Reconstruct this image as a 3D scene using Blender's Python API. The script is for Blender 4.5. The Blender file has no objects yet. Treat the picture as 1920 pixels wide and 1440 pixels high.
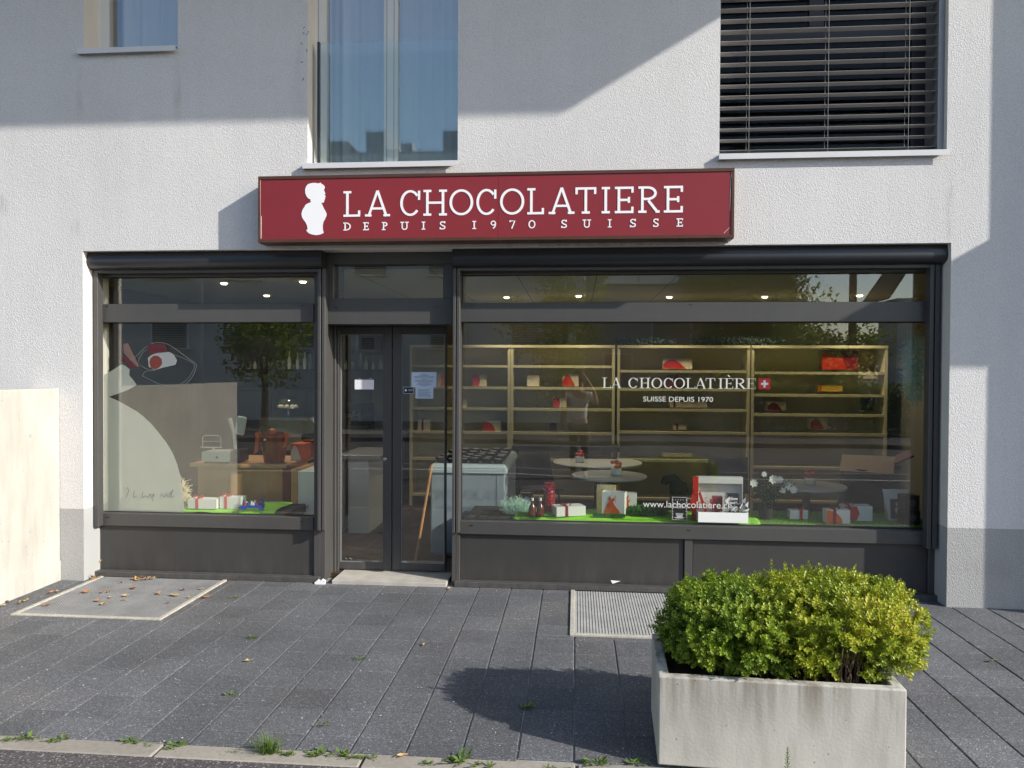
import bpy, math, random
from mathutils import Vector, Matrix, noise
R = math.radians
C = bpy.context.scene
random.seed(7)

# ------------------------------------------------------------------ camera
FPX, CX, CY = 1400.0, 960.0, 720.0
YAW, PITCH, ROLL, CAMH, CAMD = R(4.9), R(.86), .005, 1.82, 6.1
_c, _s, _cp, _sp = math.cos(YAW), math.sin(YAW), math.cos(PITCH), math.sin(PITCH)
FW = Vector((-_s * _cp, _c * _cp, -_sp)); RT0 = Vector((_c, _s, 0)); UP0 = RT0.cross(FW)
RT = RT0 * math.cos(ROLL) + UP0 * math.sin(ROLL); UP = UP0 * math.cos(ROLL) - RT0 * math.sin(ROLL)
EYE = Vector((0, -CAMD, CAMH))
cd = bpy.data.cameras.new('camera'); cam = bpy.data.objects.new('camera', cd); C.collection.objects.link(cam)
cam.matrix_world = Matrix(((RT.x, UP.x, -FW.x, EYE.x), (RT.y, UP.y, -FW.y, EYE.y), (RT.z, UP.z, -FW.z, EYE.z), (0, 0, 0, 1)))
cd.sensor_width = 36; cd.lens = FPX / 1920 * 36; cd.clip_end = 2000; cd.clip_start = .02
C.camera = cam
# measurements taken off the photograph: a pixel on the vertical plane y = Y, or on the level z = Z
def P(px, py, Y=0.0):
    d = FW * FPX + RT * (px - CX) - UP * (py - CY); t = (Y - EYE.y) / d.y; p = EYE + d * t
    return p
def PX(px, py, Y=0.0): return P(px, py, Y).x
def PZ(px, py, Y=0.0): return P(px, py, Y).z
def G(px, py, Z=0.0):
    d = FW * FPX + RT * (px - CX) - UP * (py - CY); t = (Z - EYE.z) / d.z
    return EYE + d * t

# ------------------------------------------------------------------ world, sun
SUND = Vector((2.45, -1.0, 1.43)).normalized()
SKY_STRENGTH, SUN_STRENGTH, EXPOSURE = .15, 4.0, .62
w = bpy.data.worlds.new("World"); C.world = w; w.use_nodes = True
nt = w.node_tree; sky = nt.nodes.new('ShaderNodeTexSky'); sky.sky_type = 'NISHITA'; sky.sun_disc = False
sky.sun_elevation = math.asin(SUND.z); sky.sun_rotation = math.atan2(SUND.x, SUND.y); sky.air_density = 1.0; sky.dust_density = 1.0
nt.links.new(sky.outputs[0], nt.nodes['Background'].inputs[0]); nt.nodes['Background'].inputs[1].default_value = SKY_STRENGTH
sd = bpy.data.lights.new('sun', 'SUN'); sd.energy = SUN_STRENGTH; sd.angle = R(.53); sd.color = (1, .945, .86)
so = bpy.data.objects.new('sun', sd); C.collection.objects.link(so); so.rotation_euler = SUND.to_track_quat('Z', 'Y').to_euler()
C.view_settings.view_transform = 'Standard'; C.view_settings.look = 'None'; C.view_settings.exposure = EXPOSURE; C.view_settings.gamma = 1
C.cycles.use_denoising = True; C.cycles.max_bounces = 10; C.cycles.transparent_max_bounces = 24; C.cycles.glossy_bounces = 5
C.cycles.caustics_reflective = False; C.cycles.caustics_refractive = False

# ------------------------------------------------------------------ helpers
class MB:
    def __init__(s): s.v = []; s.f = []; s.mi = []; s.M = None; s.m = 0
    def av(s, p):
        p = Vector(p)
        if s.M is not None: p = s.M @ p
        s.v.append(p); return len(s.v) - 1
    def face(s, idx): s.f.append(tuple(idx)); s.mi.append(s.m)
    def poly(s, pts): s.face([s.av(p) for p in pts])
    def box(s, x0, x1, y0, y1, z0, z1):
        a = [s.av(p) for p in ((x0, y0, z0), (x1, y0, z0), (x1, y1, z0), (x0, y1, z0), (x0, y0, z1), (x1, y0, z1), (x1, y1, z1), (x0, y1, z1))]
        for q in ((3, 2, 1, 0), (4, 5, 6, 7), (0, 1, 5, 4), (1, 2, 6, 5), (2, 3, 7, 6), (3, 0, 4, 7)): s.face([a[i] for i in q])
    def frus(s, x0, x1, y0, y1, z0, z1, dx=0, dy=0):   # box whose top is smaller by dx, dy each side
        a = [s.av(p) for p in ((x0, y0, z0), (x1, y0, z0), (x1, y1, z0), (x0, y1, z0), (x0 + dx, y0 + dy, z1), (x1 - dx, y0 + dy, z1), (x1 - dx, y1 - dy, z1), (x0 + dx, y1 - dy, z1))]
        for q in ((3, 2, 1, 0), (4, 5, 6, 7), (0, 1, 5, 4), (1, 2, 6, 5), (2, 3, 7, 6), (3, 0, 4, 7)): s.face([a[i] for i in q])
    def tube(s, pts, r, n=8, cap=True):
        pts = [Vector(p) for p in pts]; rr = r if isinstance(r, (list, tuple)) else [r] * len(pts); rings = []
        for i, p in enumerate(pts):
            d = (pts[min(i + 1, len(pts) - 1)] - pts[max(i - 1, 0)]).normalized()
            a = d.orthogonal().normalized() if i == 0 else (a - d * a.dot(d)).normalized()
            b = d.cross(a)
            rings.append([s.av(p + (a * math.cos(t) + b * math.sin(t)) * rr[i]) for t in [2 * math.pi * k / n for k in range(n)]])
        for i in range(len(rings) - 1):
            for k in range(n): s.face((rings[i][k], rings[i][(k + 1) % n], rings[i + 1][(k + 1) % n], rings[i + 1][k]))
        if cap: s.face(rings[0][::-1]); s.face(rings[-1])
    def lathe(s, prof, c=(0, 0, 0), n=24):
        rings = [[s.av((c[0] + r * math.cos(2 * math.pi * k / n), c[1] + r * math.sin(2 * math.pi * k / n), c[2] + z)) for k in range(n)] for r, z in prof]
        for i in range(len(rings) - 1):
            for k in range(n): s.face((rings[i][k], rings[i][(k + 1) % n], rings[i + 1][(k + 1) % n], rings[i + 1][k]))
        s.face(rings[0][::-1]); s.face(rings[-1])
    def prism(s, pts, y0, y1):      # outline in (x, z), extruded along y
        area = sum(pts[i][0] * pts[(i + 1) % len(pts)][1] - pts[(i + 1) % len(pts)][0] * pts[i][1] for i in range(len(pts)))
        if area < 0: pts = pts[::-1]
        a = [s.av((x, y0, z)) for x, z in pts]; b = [s.av((x, y1, z)) for x, z in pts]
        s.face(a); s.face(b[::-1]); n = len(pts)
        for i in range(n): s.face((a[i], b[i], b[(i + 1) % n], a[(i + 1) % n]))
    def ribbon(s, pts, w, y0, y1):  # stroked polyline in (x, z); w full width or per point
        n = len(pts); ww = w if isinstance(w, (list, tuple)) else [w] * n; L = []; Rr = []
        closed = (Vector(pts[0]) - Vector(pts[-1])).length < 1e-7
        for i in range(n):
            a = Vector(pts[i - 1]) if i > 0 else (Vector(pts[-2]) if closed else Vector(pts[0])); b = Vector(pts[i + 1]) if i < n - 1 else (Vector(pts[1]) if closed else Vector(pts[-1]))
            d = (b - a); d = d.normalized() if d.length > 1e-9 else Vector((1, 0)); nn = Vector((-d.y, d.x)) * ww[i] / 2
            L.append(Vector(pts[i]) + nn); Rr.append(Vector(pts[i]) - nn)
        for i in range(n - 1):
            q = [(Rr[i].x, Rr[i].y), (Rr[i + 1].x, Rr[i + 1].y), (L[i + 1].x, L[i + 1].y), (L[i].x, L[i].y)]
            s.prism(q, y0, y1)
    def build(s, name, mat, parent=None, smooth=False, bevel=0, seg=1, kind=None, col=None):
        me = bpy.data.meshes.new(name); me.from_pydata([tuple(v) for v in s.v], [], s.f); me.update()
        mats = mat if isinstance(mat, (list, tuple)) else [mat]
        for m in mats: me.materials.append(m)
        if len(mats) > 1: me.polygons.foreach_set('material_index', s.mi)
        if smooth: me.polygons.foreach_set('use_smooth', [True] * len(me.polygons))
        o = bpy.data.objects.new(name, me); C.collection.objects.link(o)
        if parent: o.parent = parent
        if bevel:
            b = o.modifiers.new('b', 'BEVEL'); b.width = bevel; b.segments = seg; b.limit_method = 'ANGLE'; b.angle_limit = R(40)
        if smooth:
            try:
                e = o.modifiers.new('es', 'EDGE_SPLIT'); e.split_angle = R(38)
            except Exception: pass
        if kind: o['kind'] = kind
        return o
def empty(name, loc, rz=0):
    o = bpy.data.objects.new(name, None); C.collection.objects.link(o); o.location = loc; o.rotation_euler.z = rz; o.empty_display_size = .1; return o
def tag(o, label, cat, group=None):
    o['label'] = label; o['category'] = cat
    if group: o['group'] = group
    return o
def thing(name, label, cat, loc=(0, 0, 0), rz=0, group=None): return tag(empty(name, loc, rz), label, cat, group)

def mat(name, col, rough=.6, metal=0, var=0, vscale=8, bump=0, bscale=60, spec=.5, col2=None, bdist=.003, rnd=0, trans=0, coat=0, vdetail=4, emit=None, estr=0):
    m = bpy.data.materials.new(name); m.use_nodes = True; n = m.node_tree.nodes; l = m.node_tree.links; b = n['Principled BSDF']
    b.inputs['Base Color'].default_value = (*col, 1); b.inputs['Roughness'].default_value = rough; b.inputs['Metallic'].default_value = metal
    b.inputs['Specular IOR Level'].default_value = spec; b.inputs['Coat Weight'].default_value = coat
    tc = None
    if var or bump or col2: tc = n.new('ShaderNodeTexCoord')
    src = None
    if var or col2:
        nz = n.new('ShaderNodeTexNoise'); nz.inputs['Scale'].default_value = vscale; nz.inputs['Detail'].default_value = vdetail; l.new(tc.outputs['Object'], nz.inputs['Vector'])
        rmp = n.new('ShaderNodeValToRGB'); l.new(nz.outputs['Fac'], rmp.inputs[0])
        c2 = col2 or tuple(min(1, c * (1 + var)) for c in col); c1 = col if col2 else tuple(c * (1 - var) for c in col)
        rmp.color_ramp.elements[0].position = .3; rmp.color_ramp.elements[1].position = .7
        rmp.color_ramp.elements[0].color = (*c1, 1); rmp.color_ramp.elements[1].color = (*c2, 1); src = rmp.outputs[0]
    if rnd:
        gi = n.new('ShaderNodeNewGeometry'); hs = n.new('ShaderNodeHueSaturation'); mr = n.new('ShaderNodeMapRange'); l.new(gi.outputs['Random Per Island'], mr.inputs[0])
        mr.inputs[3].default_value = 1 - rnd; mr.inputs[4].default_value = 1 + rnd; l.new(mr.outputs[0], hs.inputs['Value'])
        if src: l.new(src, hs.inputs['Color'])
        else: hs.inputs['Color'].default_value = (*col, 1)
        src = hs.outputs[0]
    if src: l.new(src, b.inputs['Base Color'])
    if bump:
        nb = n.new('ShaderNodeTexNoise'); nb.inputs['Scale'].default_value = bscale; nb.inputs['Detail'].default_value = 3; l.new(tc.outputs['Object'], nb.inputs['Vector'])
        bp = n.new('ShaderNodeBump'); bp.inputs['Strength'].default_value = bump; bp.inputs['Distance'].default_value = bdist; l.new(nb.outputs['Fac'], bp.inputs['Height']); l.new(bp.outputs[0], b.inputs['Normal'])
    if trans:
        t = n.new('ShaderNodeBsdfTranslucent'); mx = n.new('ShaderNodeMixShader'); mx.inputs[0].default_value = trans; out = n['Material Output']
        if src: l.new(src, t.inputs[0])
        else: t.inputs[0].default_value = (*col, 1)
        l.new(b.outputs[0], mx.inputs[1]); l.new(t.outputs[0], mx.inputs[2]); l.new(mx.outputs[0], out.inputs[0])
    if emit: b.inputs['Emission Color'].default_value = (*emit, 1); b.inputs['Emission Strength'].default_value = estr
    return m
def grimy(m, col=(.20, .185, .16), z1=.38, amt=.55):
    n = m.node_tree.nodes; l = m.node_tree.links; b = n['Principled BSDF']; tc = n.new('ShaderNodeTexCoord'); sx = n.new('ShaderNodeSeparateXYZ'); l.new(tc.outputs['Object'], sx.inputs[0])
    g = n.new('ShaderNodeMapRange'); l.new(sx.outputs['Z'], g.inputs[0]); g.inputs[1].default_value = 0; g.inputs[2].default_value = z1; g.inputs[3].default_value = amt; g.inputs[4].default_value = .04
    mp = n.new('ShaderNodeMapping'); mp.inputs['Scale'].default_value = (9, 9, 2.2); l.new(tc.outputs['Object'], mp.inputs[0]); z = n.new('ShaderNodeTexNoise'); z.inputs['Scale'].default_value = 1.4; z.inputs['Detail'].default_value = 8; z.inputs['Roughness'].default_value = .7; l.new(mp.outputs[0], z.inputs['Vector'])
    k = n.new('ShaderNodeMapRange'); l.new(z.outputs['Fac'], k.inputs[0]); k.inputs[1].default_value = .42; k.inputs[2].default_value = .72; mu = n.new('ShaderNodeMath'); mu.operation = 'MULTIPLY'; l.new(g.outputs[0], mu.inputs[0]); l.new(k.outputs[0], mu.inputs[1])
    src = b.inputs['Base Color'].links[0].from_socket; mx = n.new('ShaderNodeMixRGB'); l.new(mu.outputs[0], mx.inputs[0]); l.new(src, mx.inputs[1]); mx.inputs[2].default_value = (*col, 1); l.new(mx.outputs[0], b.inputs['Base Color']); return m
def glass(name, tint, f0, rough=0.0, wav=0):
    m = bpy.data.materials.new(name); m.use_nodes = True; n = m.node_tree.nodes; l = m.node_tree.links; n.remove(n['Principled BSDF'])
    t = n.new('ShaderNodeBsdfTransparent'); t.inputs[0].default_value = (*tint, 1); g = n.new('ShaderNodeBsdfGlossy'); g.inputs['Roughness'].default_value = rough
    ge = n.new('ShaderNodeNewGeometry'); dp = n.new('ShaderNodeVectorMath'); dp.operation = 'DOT_PRODUCT'; l.new(ge.outputs['Incoming'], dp.inputs[0]); l.new(ge.outputs['Normal'], dp.inputs[1])
    def mth(op, a, b_=None, v=None):
        q = n.new('ShaderNodeMath'); q.operation = op; l.new(a, q.inputs[0])
        if v is not None: q.inputs[1].default_value = v
        return q.outputs[0]
    a = mth('ABSOLUTE', dp.outputs['Value']); s1 = n.new('ShaderNodeMath'); s1.operation = 'SUBTRACT'; s1.inputs[0].default_value = 1; l.new(a, s1.inputs[1])
    p5 = mth('POWER', s1.outputs[0], v=5); ml = mth('MULTIPLY', p5, v=1 - f0); ad = mth('ADD', ml, v=f0)
    mx = n.new('ShaderNodeMixShader'); l.new(ad, mx.inputs[0]); l.new(t.outputs[0], mx.inputs[1]); l.new(g.outputs[0], mx.inputs[2]); l.new(mx.outputs[0], n['Material Output'].inputs[0])
    if wav:
        tc = n.new('ShaderNodeTexCoord'); nb = n.new('ShaderNodeTexNoise'); nb.inputs['Scale'].default_value = 1.3; nb.inputs['Detail'].default_value = 0; l.new(tc.outputs['Object'], nb.inputs['Vector'])
        bp = n.new('ShaderNodeBump'); bp.inputs['Strength'].default_value = wav; bp.inputs['Distance'].default_value = .004; l.new(nb.outputs['Fac'], bp.inputs['Height']); l.new(bp.outputs[0], g.inputs['Normal'])
    return m
def dusty(m, amt):
    n = m.node_tree.nodes; l = m.node_tree.links; out = n['Material Output']; src = out.inputs[0].links[0].from_socket; d = n.new('ShaderNodeBsdfDiffuse'); d.inputs[0].default_value = (.75, .74, .70, 1)
    tc = n.new('ShaderNodeTexCoord'); nz = n.new('ShaderNodeTexNoise'); nz.inputs['Scale'].default_value = 3; nz.inputs['Detail'].default_value = 6; l.new(tc.outputs['Object'], nz.inputs['Vector'])
    k = n.new('ShaderNodeMapRange'); l.new(nz.outputs['Fac'], k.inputs[0]); k.inputs[1].default_value = .35; k.inputs[2].default_value = .75; k.inputs[3].default_value = amt * .5; k.inputs[4].default_value = amt * 1.8
    mx = n.new('ShaderNodeMixShader'); l.new(k.outputs[0], mx.inputs[0]); l.new(src, mx.inputs[1]); l.new(d.outputs[0], mx.inputs[2]); l.new(mx.outputs[0], out.inputs[0]); return m
def stucco_mat(name, col, dirt=.10, bstr=.75, sc=140):
    m = bpy.data.materials.new(name); m.use_nodes = True; n = m.node_tree.nodes; l = m.node_tree.links; b = n['Principled BSDF']; b.inputs['Roughness'].default_value = .92; b.inputs['Specular IOR Level'].default_value = .2
    tc = n.new('ShaderNodeTexCoord'); mp = n.new('ShaderNodeMapping'); mp.inputs['Scale'].default_value = (1, 1, .75); l.new(tc.outputs['Object'], mp.inputs[0])
    a = n.new('ShaderNodeTexNoise'); a.inputs['Scale'].default_value = sc; a.inputs['Detail'].default_value = 3; a.inputs['Distortion'].default_value = 1.2; l.new(mp.outputs[0], a.inputs['Vector'])
    vo = n.new('ShaderNodeTexVoronoi'); vo.inputs['Scale'].default_value = sc * .9; vo.inputs['Randomness'].default_value = 1; l.new(mp.outputs[0], vo.inputs['Vector'])
    ad = n.new('ShaderNodeMath'); ad.operation = 'ADD'; l.new(a.outputs['Fac'], ad.inputs[0]); l.new(vo.outputs['Distance'], ad.inputs[1])
    bp = n.new('ShaderNodeBump'); bp.inputs['Strength'].default_value = bstr; bp.inputs['Distance'].default_value = .0028; l.new(ad.outputs[0], bp.inputs['Height']); l.new(bp.outputs[0], b.inputs['Normal'])
    big = n.new('ShaderNodeTexNoise'); big.inputs['Scale'].default_value = .55; big.inputs['Detail'].default_value = 6; big.inputs['Roughness'].default_value = .62; l.new(mp.outputs[0], big.inputs['Vector'])
    r = n.new('ShaderNodeValToRGB'); l.new(big.outputs['Fac'], r.inputs[0]); r.color_ramp.elements[0].position = .3; r.color_ramp.elements[1].position = .62
    r.color_ramp.elements[0].color = (*[c * (1 - dirt) for c in col], 1); r.color_ramp.elements[1].color = (*col, 1)
    r2 = n.new('ShaderNodeMapRange'); l.new(a.outputs['Fac'], r2.inputs[0]); r2.inputs[1].default_value = .3; r2.inputs[2].default_value = .62; r2.inputs[3].default_value = .80; r2.inputs[4].default_value = 1.04
    st = n.new('ShaderNodeTexNoise'); st.inputs['Scale'].default_value = 1.0; st.inputs['Detail'].default_value = 5; mp2 = n.new('ShaderNodeMapping'); mp2.inputs['Scale'].default_value = (7, 7, .35); l.new(tc.outputs['Object'], mp2.inputs[0]); l.new(mp2.outputs[0], st.inputs['Vector'])
    r3 = n.new('ShaderNodeMapRange'); l.new(st.outputs['Fac'], r3.inputs[0]); r3.inputs[1].default_value = .35; r3.inputs[2].default_value = .6; r3.inputs[3].default_value = .975; r3.inputs[4].default_value = 1.0
    mu0 = n.new('ShaderNodeMath'); mu0.operation = 'MULTIPLY'; l.new(r2.outputs[0], mu0.inputs[0]); l.new(r3.outputs[0], mu0.inputs[1])
    mu = n.new('ShaderNodeVectorMath'); mu.operation = 'SCALE'; l.new(r.outputs[0], mu.inputs[0]); l.new(mu0.outputs[0], mu.inputs['Scale']); l.new(mu.outputs[0], b.inputs['Base Color'])
    return m
def concrete_mat(name, col, stain=(.32, .29, .24), amt=.5, top=None, sc=1.0):
    m = bpy.data.materials.new(name); m.use_nodes = True; n = m.node_tree.nodes; l = m.node_tree.links; b = n['Principled BSDF']; b.inputs['Roughness'].default_value = .8; b.inputs['Specular IOR Level'].default_value = .3
    tc = n.new('ShaderNodeTexCoord'); mp = n.new('ShaderNodeMapping'); mp.inputs['Scale'].default_value = (5, 5, .8); l.new(tc.outputs['Object'], mp.inputs[0])
    a = n.new('ShaderNodeTexNoise'); a.inputs['Scale'].default_value = 2.2 * sc; a.inputs['Detail'].default_value = 8; a.inputs['Roughness'].default_value = .65; l.new(mp.outputs[0], a.inputs['Vector'])
    r = n.new('ShaderNodeValToRGB'); l.new(a.outputs['Fac'], r.inputs[0]); r.color_ramp.elements[0].position = .32; r.color_ramp.elements[1].position = .56
    r.color_ramp.elements[0].color = (*[c * (1 - amt * .45) for c in col], 1); r.color_ramp.elements[1].color = (*col, 1)
    a2 = n.new('ShaderNodeTexNoise'); a2.inputs['Scale'].default_value = 2.0; a2.inputs['Detail'].default_value = 5; l.new(tc.outputs['Object'], a2.inputs['Vector'])
    r2 = n.new('ShaderNodeMapRange'); l.new(a2.outputs['Fac'], r2.inputs[0]); r2.inputs[1].default_value = .35; r2.inputs[2].default_value = .65; r2.inputs[3].default_value = .88; r2.inputs[4].default_value = 1.03
    mu = n.new('ShaderNodeVectorMath'); mu.operation = 'SCALE'; l.new(r.outputs[0], mu.inputs[0]); l.new(r2.outputs[0], mu.inputs['Scale']); out = mu.outputs[0]
    if top is not None:   # runs of dirt below the rim
        z0, z1 = top; sx = n.new('ShaderNodeSeparateXYZ'); l.new(tc.outputs['Object'], sx.inputs[0])
        g = n.new('ShaderNodeMapRange'); l.new(sx.outputs['Z'], g.inputs[0]); g.inputs[1].default_value = z0; g.inputs[2].default_value = z1; g.inputs[3].default_value = 0; g.inputs[4].default_value = 1
        mp3 = n.new('ShaderNodeMapping'); mp3.inputs['Scale'].default_value = (22, 22, 1.2); l.new(tc.outputs['Object'], mp3.inputs[0])
        a3 = n.new('ShaderNodeTexNoise'); a3.inputs['Scale'].default_value = 1; a3.inputs['Detail'].default_value = 5; l.new(mp3.outputs[0], a3.inputs['Vector'])
        r3 = n.new('ShaderNodeMapRange'); l.new(a3.outputs['Fac'], r3.inputs[0]); r3.inputs[1].default_value = .42; r3.inputs[2].default_value = .68; r3.inputs[3].default_value = 0; r3.inputs[4].default_value = 1
        k = n.new('ShaderNodeMath'); k.operation = 'MULTIPLY'; l.new(g.outputs[0], k.inputs[0]); l.new(r3.outputs[0], k.inputs[1])
        mx = n.new('ShaderNodeMixRGB'); l.new(k.outputs[0], mx.inputs[0]); l.new(out, mx.inputs[1]); mx.inputs[2].default_value = (*stain, 1); out = mx.outputs[0]
    po = n.new('ShaderNodeTexVoronoi'); po.inputs['Scale'].default_value = 16; l.new(tc.outputs['Object'], po.inputs['Vector'])
    pr = n.new('ShaderNodeMapRange'); l.new(po.outputs['Distance'], pr.inputs[0]); pr.inputs[1].default_value = .045; pr.inputs[2].default_value = .09; pr.inputs[3].default_value = .55; pr.inputs[4].default_value = 1
    m2 = n.new('ShaderNodeVectorMath'); m2.operation = 'SCALE'; l.new(out, m2.inputs[0]); l.new(pr.outputs[0], m2.inputs['Scale']); l.new(m2.outputs[0], b.inputs['Base Color'])
    nb = n.new('ShaderNodeTexNoise'); nb.inputs['Scale'].default_value = 70; nb.inputs['Detail'].default_value = 6; l.new(tc.outputs['Object'], nb.inputs['Vector'])
    bp = n.new('ShaderNodeBump'); bp.inputs['Strength'].default_value = .35; bp.inputs['Distance'].default_value = .003; l.new(nb.outputs['Fac'], bp.inputs['Height']); l.new(bp.outputs[0], b.inputs['Normal'])
    return m
def speckle_mat(name, col, lo, hi, sc, rnd=.12, rough=.85, warm=None):
    m = bpy.data.materials.new(name); m.use_nodes = True; n = m.node_tree.nodes; l = m.node_tree.links; b = n['Principled BSDF']; b.inputs['Roughness'].default_value = rough; b.inputs['Specular IOR Level'].default_value = .35
    tc = n.new('ShaderNodeTexCoord'); vv = n.new('ShaderNodeTexVoronoi'); vv.inputs['Scale'].default_value = sc; l.new(tc.outputs['Object'], vv.inputs['Vector']); sp = n.new('ShaderNodeSeparateColor'); l.new(vv.outputs['Color'], sp.inputs[0])
    v = n.new('ShaderNodeTexNoise'); v.inputs['Scale'].default_value = sc * .5; v.inputs['Detail'].default_value = 4; l.new(tc.outputs['Object'], v.inputs['Vector'])
    r = n.new('ShaderNodeValToRGB'); l.new(sp.outputs[0], r.inputs[0]); e = r.color_ramp.elements; e[0].position = 0; e[0].color = (*[c * lo for c in col], 1); e[1].position = 1; e[1].color = (*[c * hi for c in col], 1)
    q = e.new(.55); q.color = (*col, 1); q2 = e.new(.90); q2.color = (*[c * 1.35 for c in col], 1); q3 = e.new(.96); q3.color = (*[c * (1 + (hi - 1) * .6) for c in col], 1)
    big = n.new('ShaderNodeTexNoise'); big.inputs['Scale'].default_value = 1.1; big.inputs['Detail'].default_value = 5; l.new(tc.outputs['Object'], big.inputs['Vector'])
    br = n.new('ShaderNodeMapRange'); l.new(big.outputs['Fac'], br.inputs[0]); br.inputs[1].default_value = .3; br.inputs[2].default_value = .7; br.inputs[3].default_value = .8; br.inputs[4].default_value = 1.22
    gi = n.new('ShaderNodeNewGeometry'); mr = n.new('ShaderNodeMapRange'); l.new(gi.outputs['Random Per Island'], mr.inputs[0]); mr.inputs[3].default_value = 1 - rnd; mr.inputs[4].default_value = 1 + rnd
    mu = n.new('ShaderNodeMath'); mu.operation = 'MULTIPLY'; l.new(br.outputs[0], mu.inputs[0]); l.new(mr.outputs[0], mu.inputs[1])
    sc_ = n.new('ShaderNodeVectorMath'); sc_.operation = 'SCALE'; l.new(r.outputs[0], sc_.inputs[0]); l.new(mu.outputs[0], sc_.inputs['Scale']); out = sc_.outputs[0]
    if warm:
        wn = n.new('ShaderNodeTexNoise'); wn.inputs['Scale'].default_value = .8; wn.inputs['Detail'].default_value = 2; l.new(tc.outputs['Object'], wn.inputs['Vector'])
        wr = n.new('ShaderNodeMapRange'); l.new(wn.outputs['Fac'], wr.inputs[0]); wr.inputs[1].default_value = .5; wr.inputs[2].default_value = .72; wr.inputs[4].default_value = .55
        mx = n.new('ShaderNodeMixRGB'); mx.blend_type = 'MULTIPLY'; l.new(wr.outputs[0], mx.inputs[0]); l.new(out, mx.inputs[1]); mx.inputs[2].default_value = (*warm, 1); out = mx.outputs[0]
    l.new(out, b.inputs['Base Color'])
    bp = n.new('ShaderNodeBump'); bp.inputs['Strength'].default_value = .5; bp.inputs['Distance'].default_value = .0025; l.new(v.outputs['Fac'], bp.inputs['Height']); l.new(bp.outputs[0], b.inputs['Normal'])
    return m

M = {}
M['stucco'] = stucco_mat('stucco', (.70, .695, .695))
def wall_stains(m, spots):
    n = m.node_tree.nodes; l = m.node_tree.links; b = n['Principled BSDF']; tc = n.new('ShaderNodeTexCoord'); sx = n.new('ShaderNodeSeparateXYZ'); l.new(tc.outputs['Object'], sx.inputs[0]); src = b.inputs['Base Color'].links[0].from_socket
    mp = n.new('ShaderNodeMapping'); mp.inputs['Scale'].default_value = (28, 28, 3); l.new(tc.outputs['Object'], mp.inputs[0]); z = n.new('ShaderNodeTexNoise'); z.inputs['Scale'].default_value = 1; z.inputs['Detail'].default_value = 6; l.new(mp.outputs[0], z.inputs['Vector'])
    k = n.new('ShaderNodeMapRange'); l.new(z.outputs['Fac'], k.inputs[0]); k.inputs[1].default_value = .35; k.inputs[2].default_value = .7
    for x0, zt, w_, h, a in spots:
        d = n.new('ShaderNodeMath'); d.operation = 'SUBTRACT'; l.new(sx.outputs['X'], d.inputs[0]); d.inputs[1].default_value = x0; ab = n.new('ShaderNodeMath'); ab.operation = 'ABSOLUTE'; l.new(d.outputs[0], ab.inputs[0])
        f = n.new('ShaderNodeMapRange'); f.interpolation_type = 'SMOOTHSTEP'; l.new(ab.outputs[0], f.inputs[0]); f.inputs[2].default_value = w_; f.inputs[3].default_value = a; f.inputs[4].default_value = 0
        e = n.new('ShaderNodeMath'); e.operation = 'SUBTRACT'; l.new(sx.outputs['Z'], e.inputs[0]); e.inputs[1].default_value = zt - h / 2; eb = n.new('ShaderNodeMath'); eb.operation = 'ABSOLUTE'; l.new(e.outputs[0], eb.inputs[0])
        g = n.new('ShaderNodeMapRange'); g.interpolation_type = 'SMOOTHSTEP'; l.new(eb.outputs[0], g.inputs[0]); g.inputs[2].default_value = h / 2; g.inputs[3].default_value = 1; g.inputs[4].default_value = 0
        q = n.new('ShaderNodeMath'); q.operation = 'MULTIPLY'; l.new(f.outputs[0], q.inputs[0]); l.new(g.outputs[0], q.inputs[1]); q2 = n.new('ShaderNodeMath'); q2.operation = 'MULTIPLY'; l.new(q.outputs[0], q2.inputs[0]); l.new(k.outputs[0], q2.inputs[1])
        mx = n.new('ShaderNodeMixRGB'); l.new(q2.outputs[0], mx.inputs[0]); l.new(src, mx.inputs[1]); mx.inputs[2].default_value = (.26, .25, .23, 1); src = mx.outputs[0]
    l.new(src, b.inputs['Base Color'])
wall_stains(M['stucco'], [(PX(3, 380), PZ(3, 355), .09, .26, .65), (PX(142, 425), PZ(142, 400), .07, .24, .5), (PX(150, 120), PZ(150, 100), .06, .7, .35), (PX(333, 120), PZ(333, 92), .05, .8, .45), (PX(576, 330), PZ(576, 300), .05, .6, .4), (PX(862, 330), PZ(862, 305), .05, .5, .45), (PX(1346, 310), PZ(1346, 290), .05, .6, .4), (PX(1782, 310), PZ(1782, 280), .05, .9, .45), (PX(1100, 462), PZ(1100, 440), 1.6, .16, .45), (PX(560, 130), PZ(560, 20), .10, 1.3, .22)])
M['plinth'] = stucco_mat('plinth', (.42, .42, .42), dirt=.15)
M['smooth_plaster'] = mat('smooth_plaster', (.72, .70, .65), .85, var=.04, vscale=3, bump=.2, bscale=150)
wall_stains(M['plinth'], [(PX(1860, 1080), .42, .25, .25, .55), (PX(1810, 1050), .40, .15, .15, .3)])
M['smooth_grey'] = mat('smooth_grey', (.40, .41, .41), .85, var=.05, vscale=3)
M['anthracite'] = mat('anthracite', (.064, .063, .062), .42, var=.10, vscale=1.2, spec=.5, bump=.05, bscale=30)
M['anthracite_panel'] = mat('anthracite_panel', (.044, .043, .042), .45, var=.12, vscale=.9, spec=.5)
M['anthracite_dark'] = mat('anthracite_dark', (.028, .029, .034), .35, var=.08, vscale=2)
grimy(M['anthracite'], amt=.30, z1=.25); grimy(M['anthracite_panel'], amt=.20, z1=.25)
M['rubber'] = mat('rubber', (.012, .012, .013), .7)
M['alu'] = mat('alu', (.62, .63, .65), .38, .0, var=.04, vscale=3)
M['alu_grey'] = mat('alu_grey', (.30, .305, .315), .4, .2)
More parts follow.
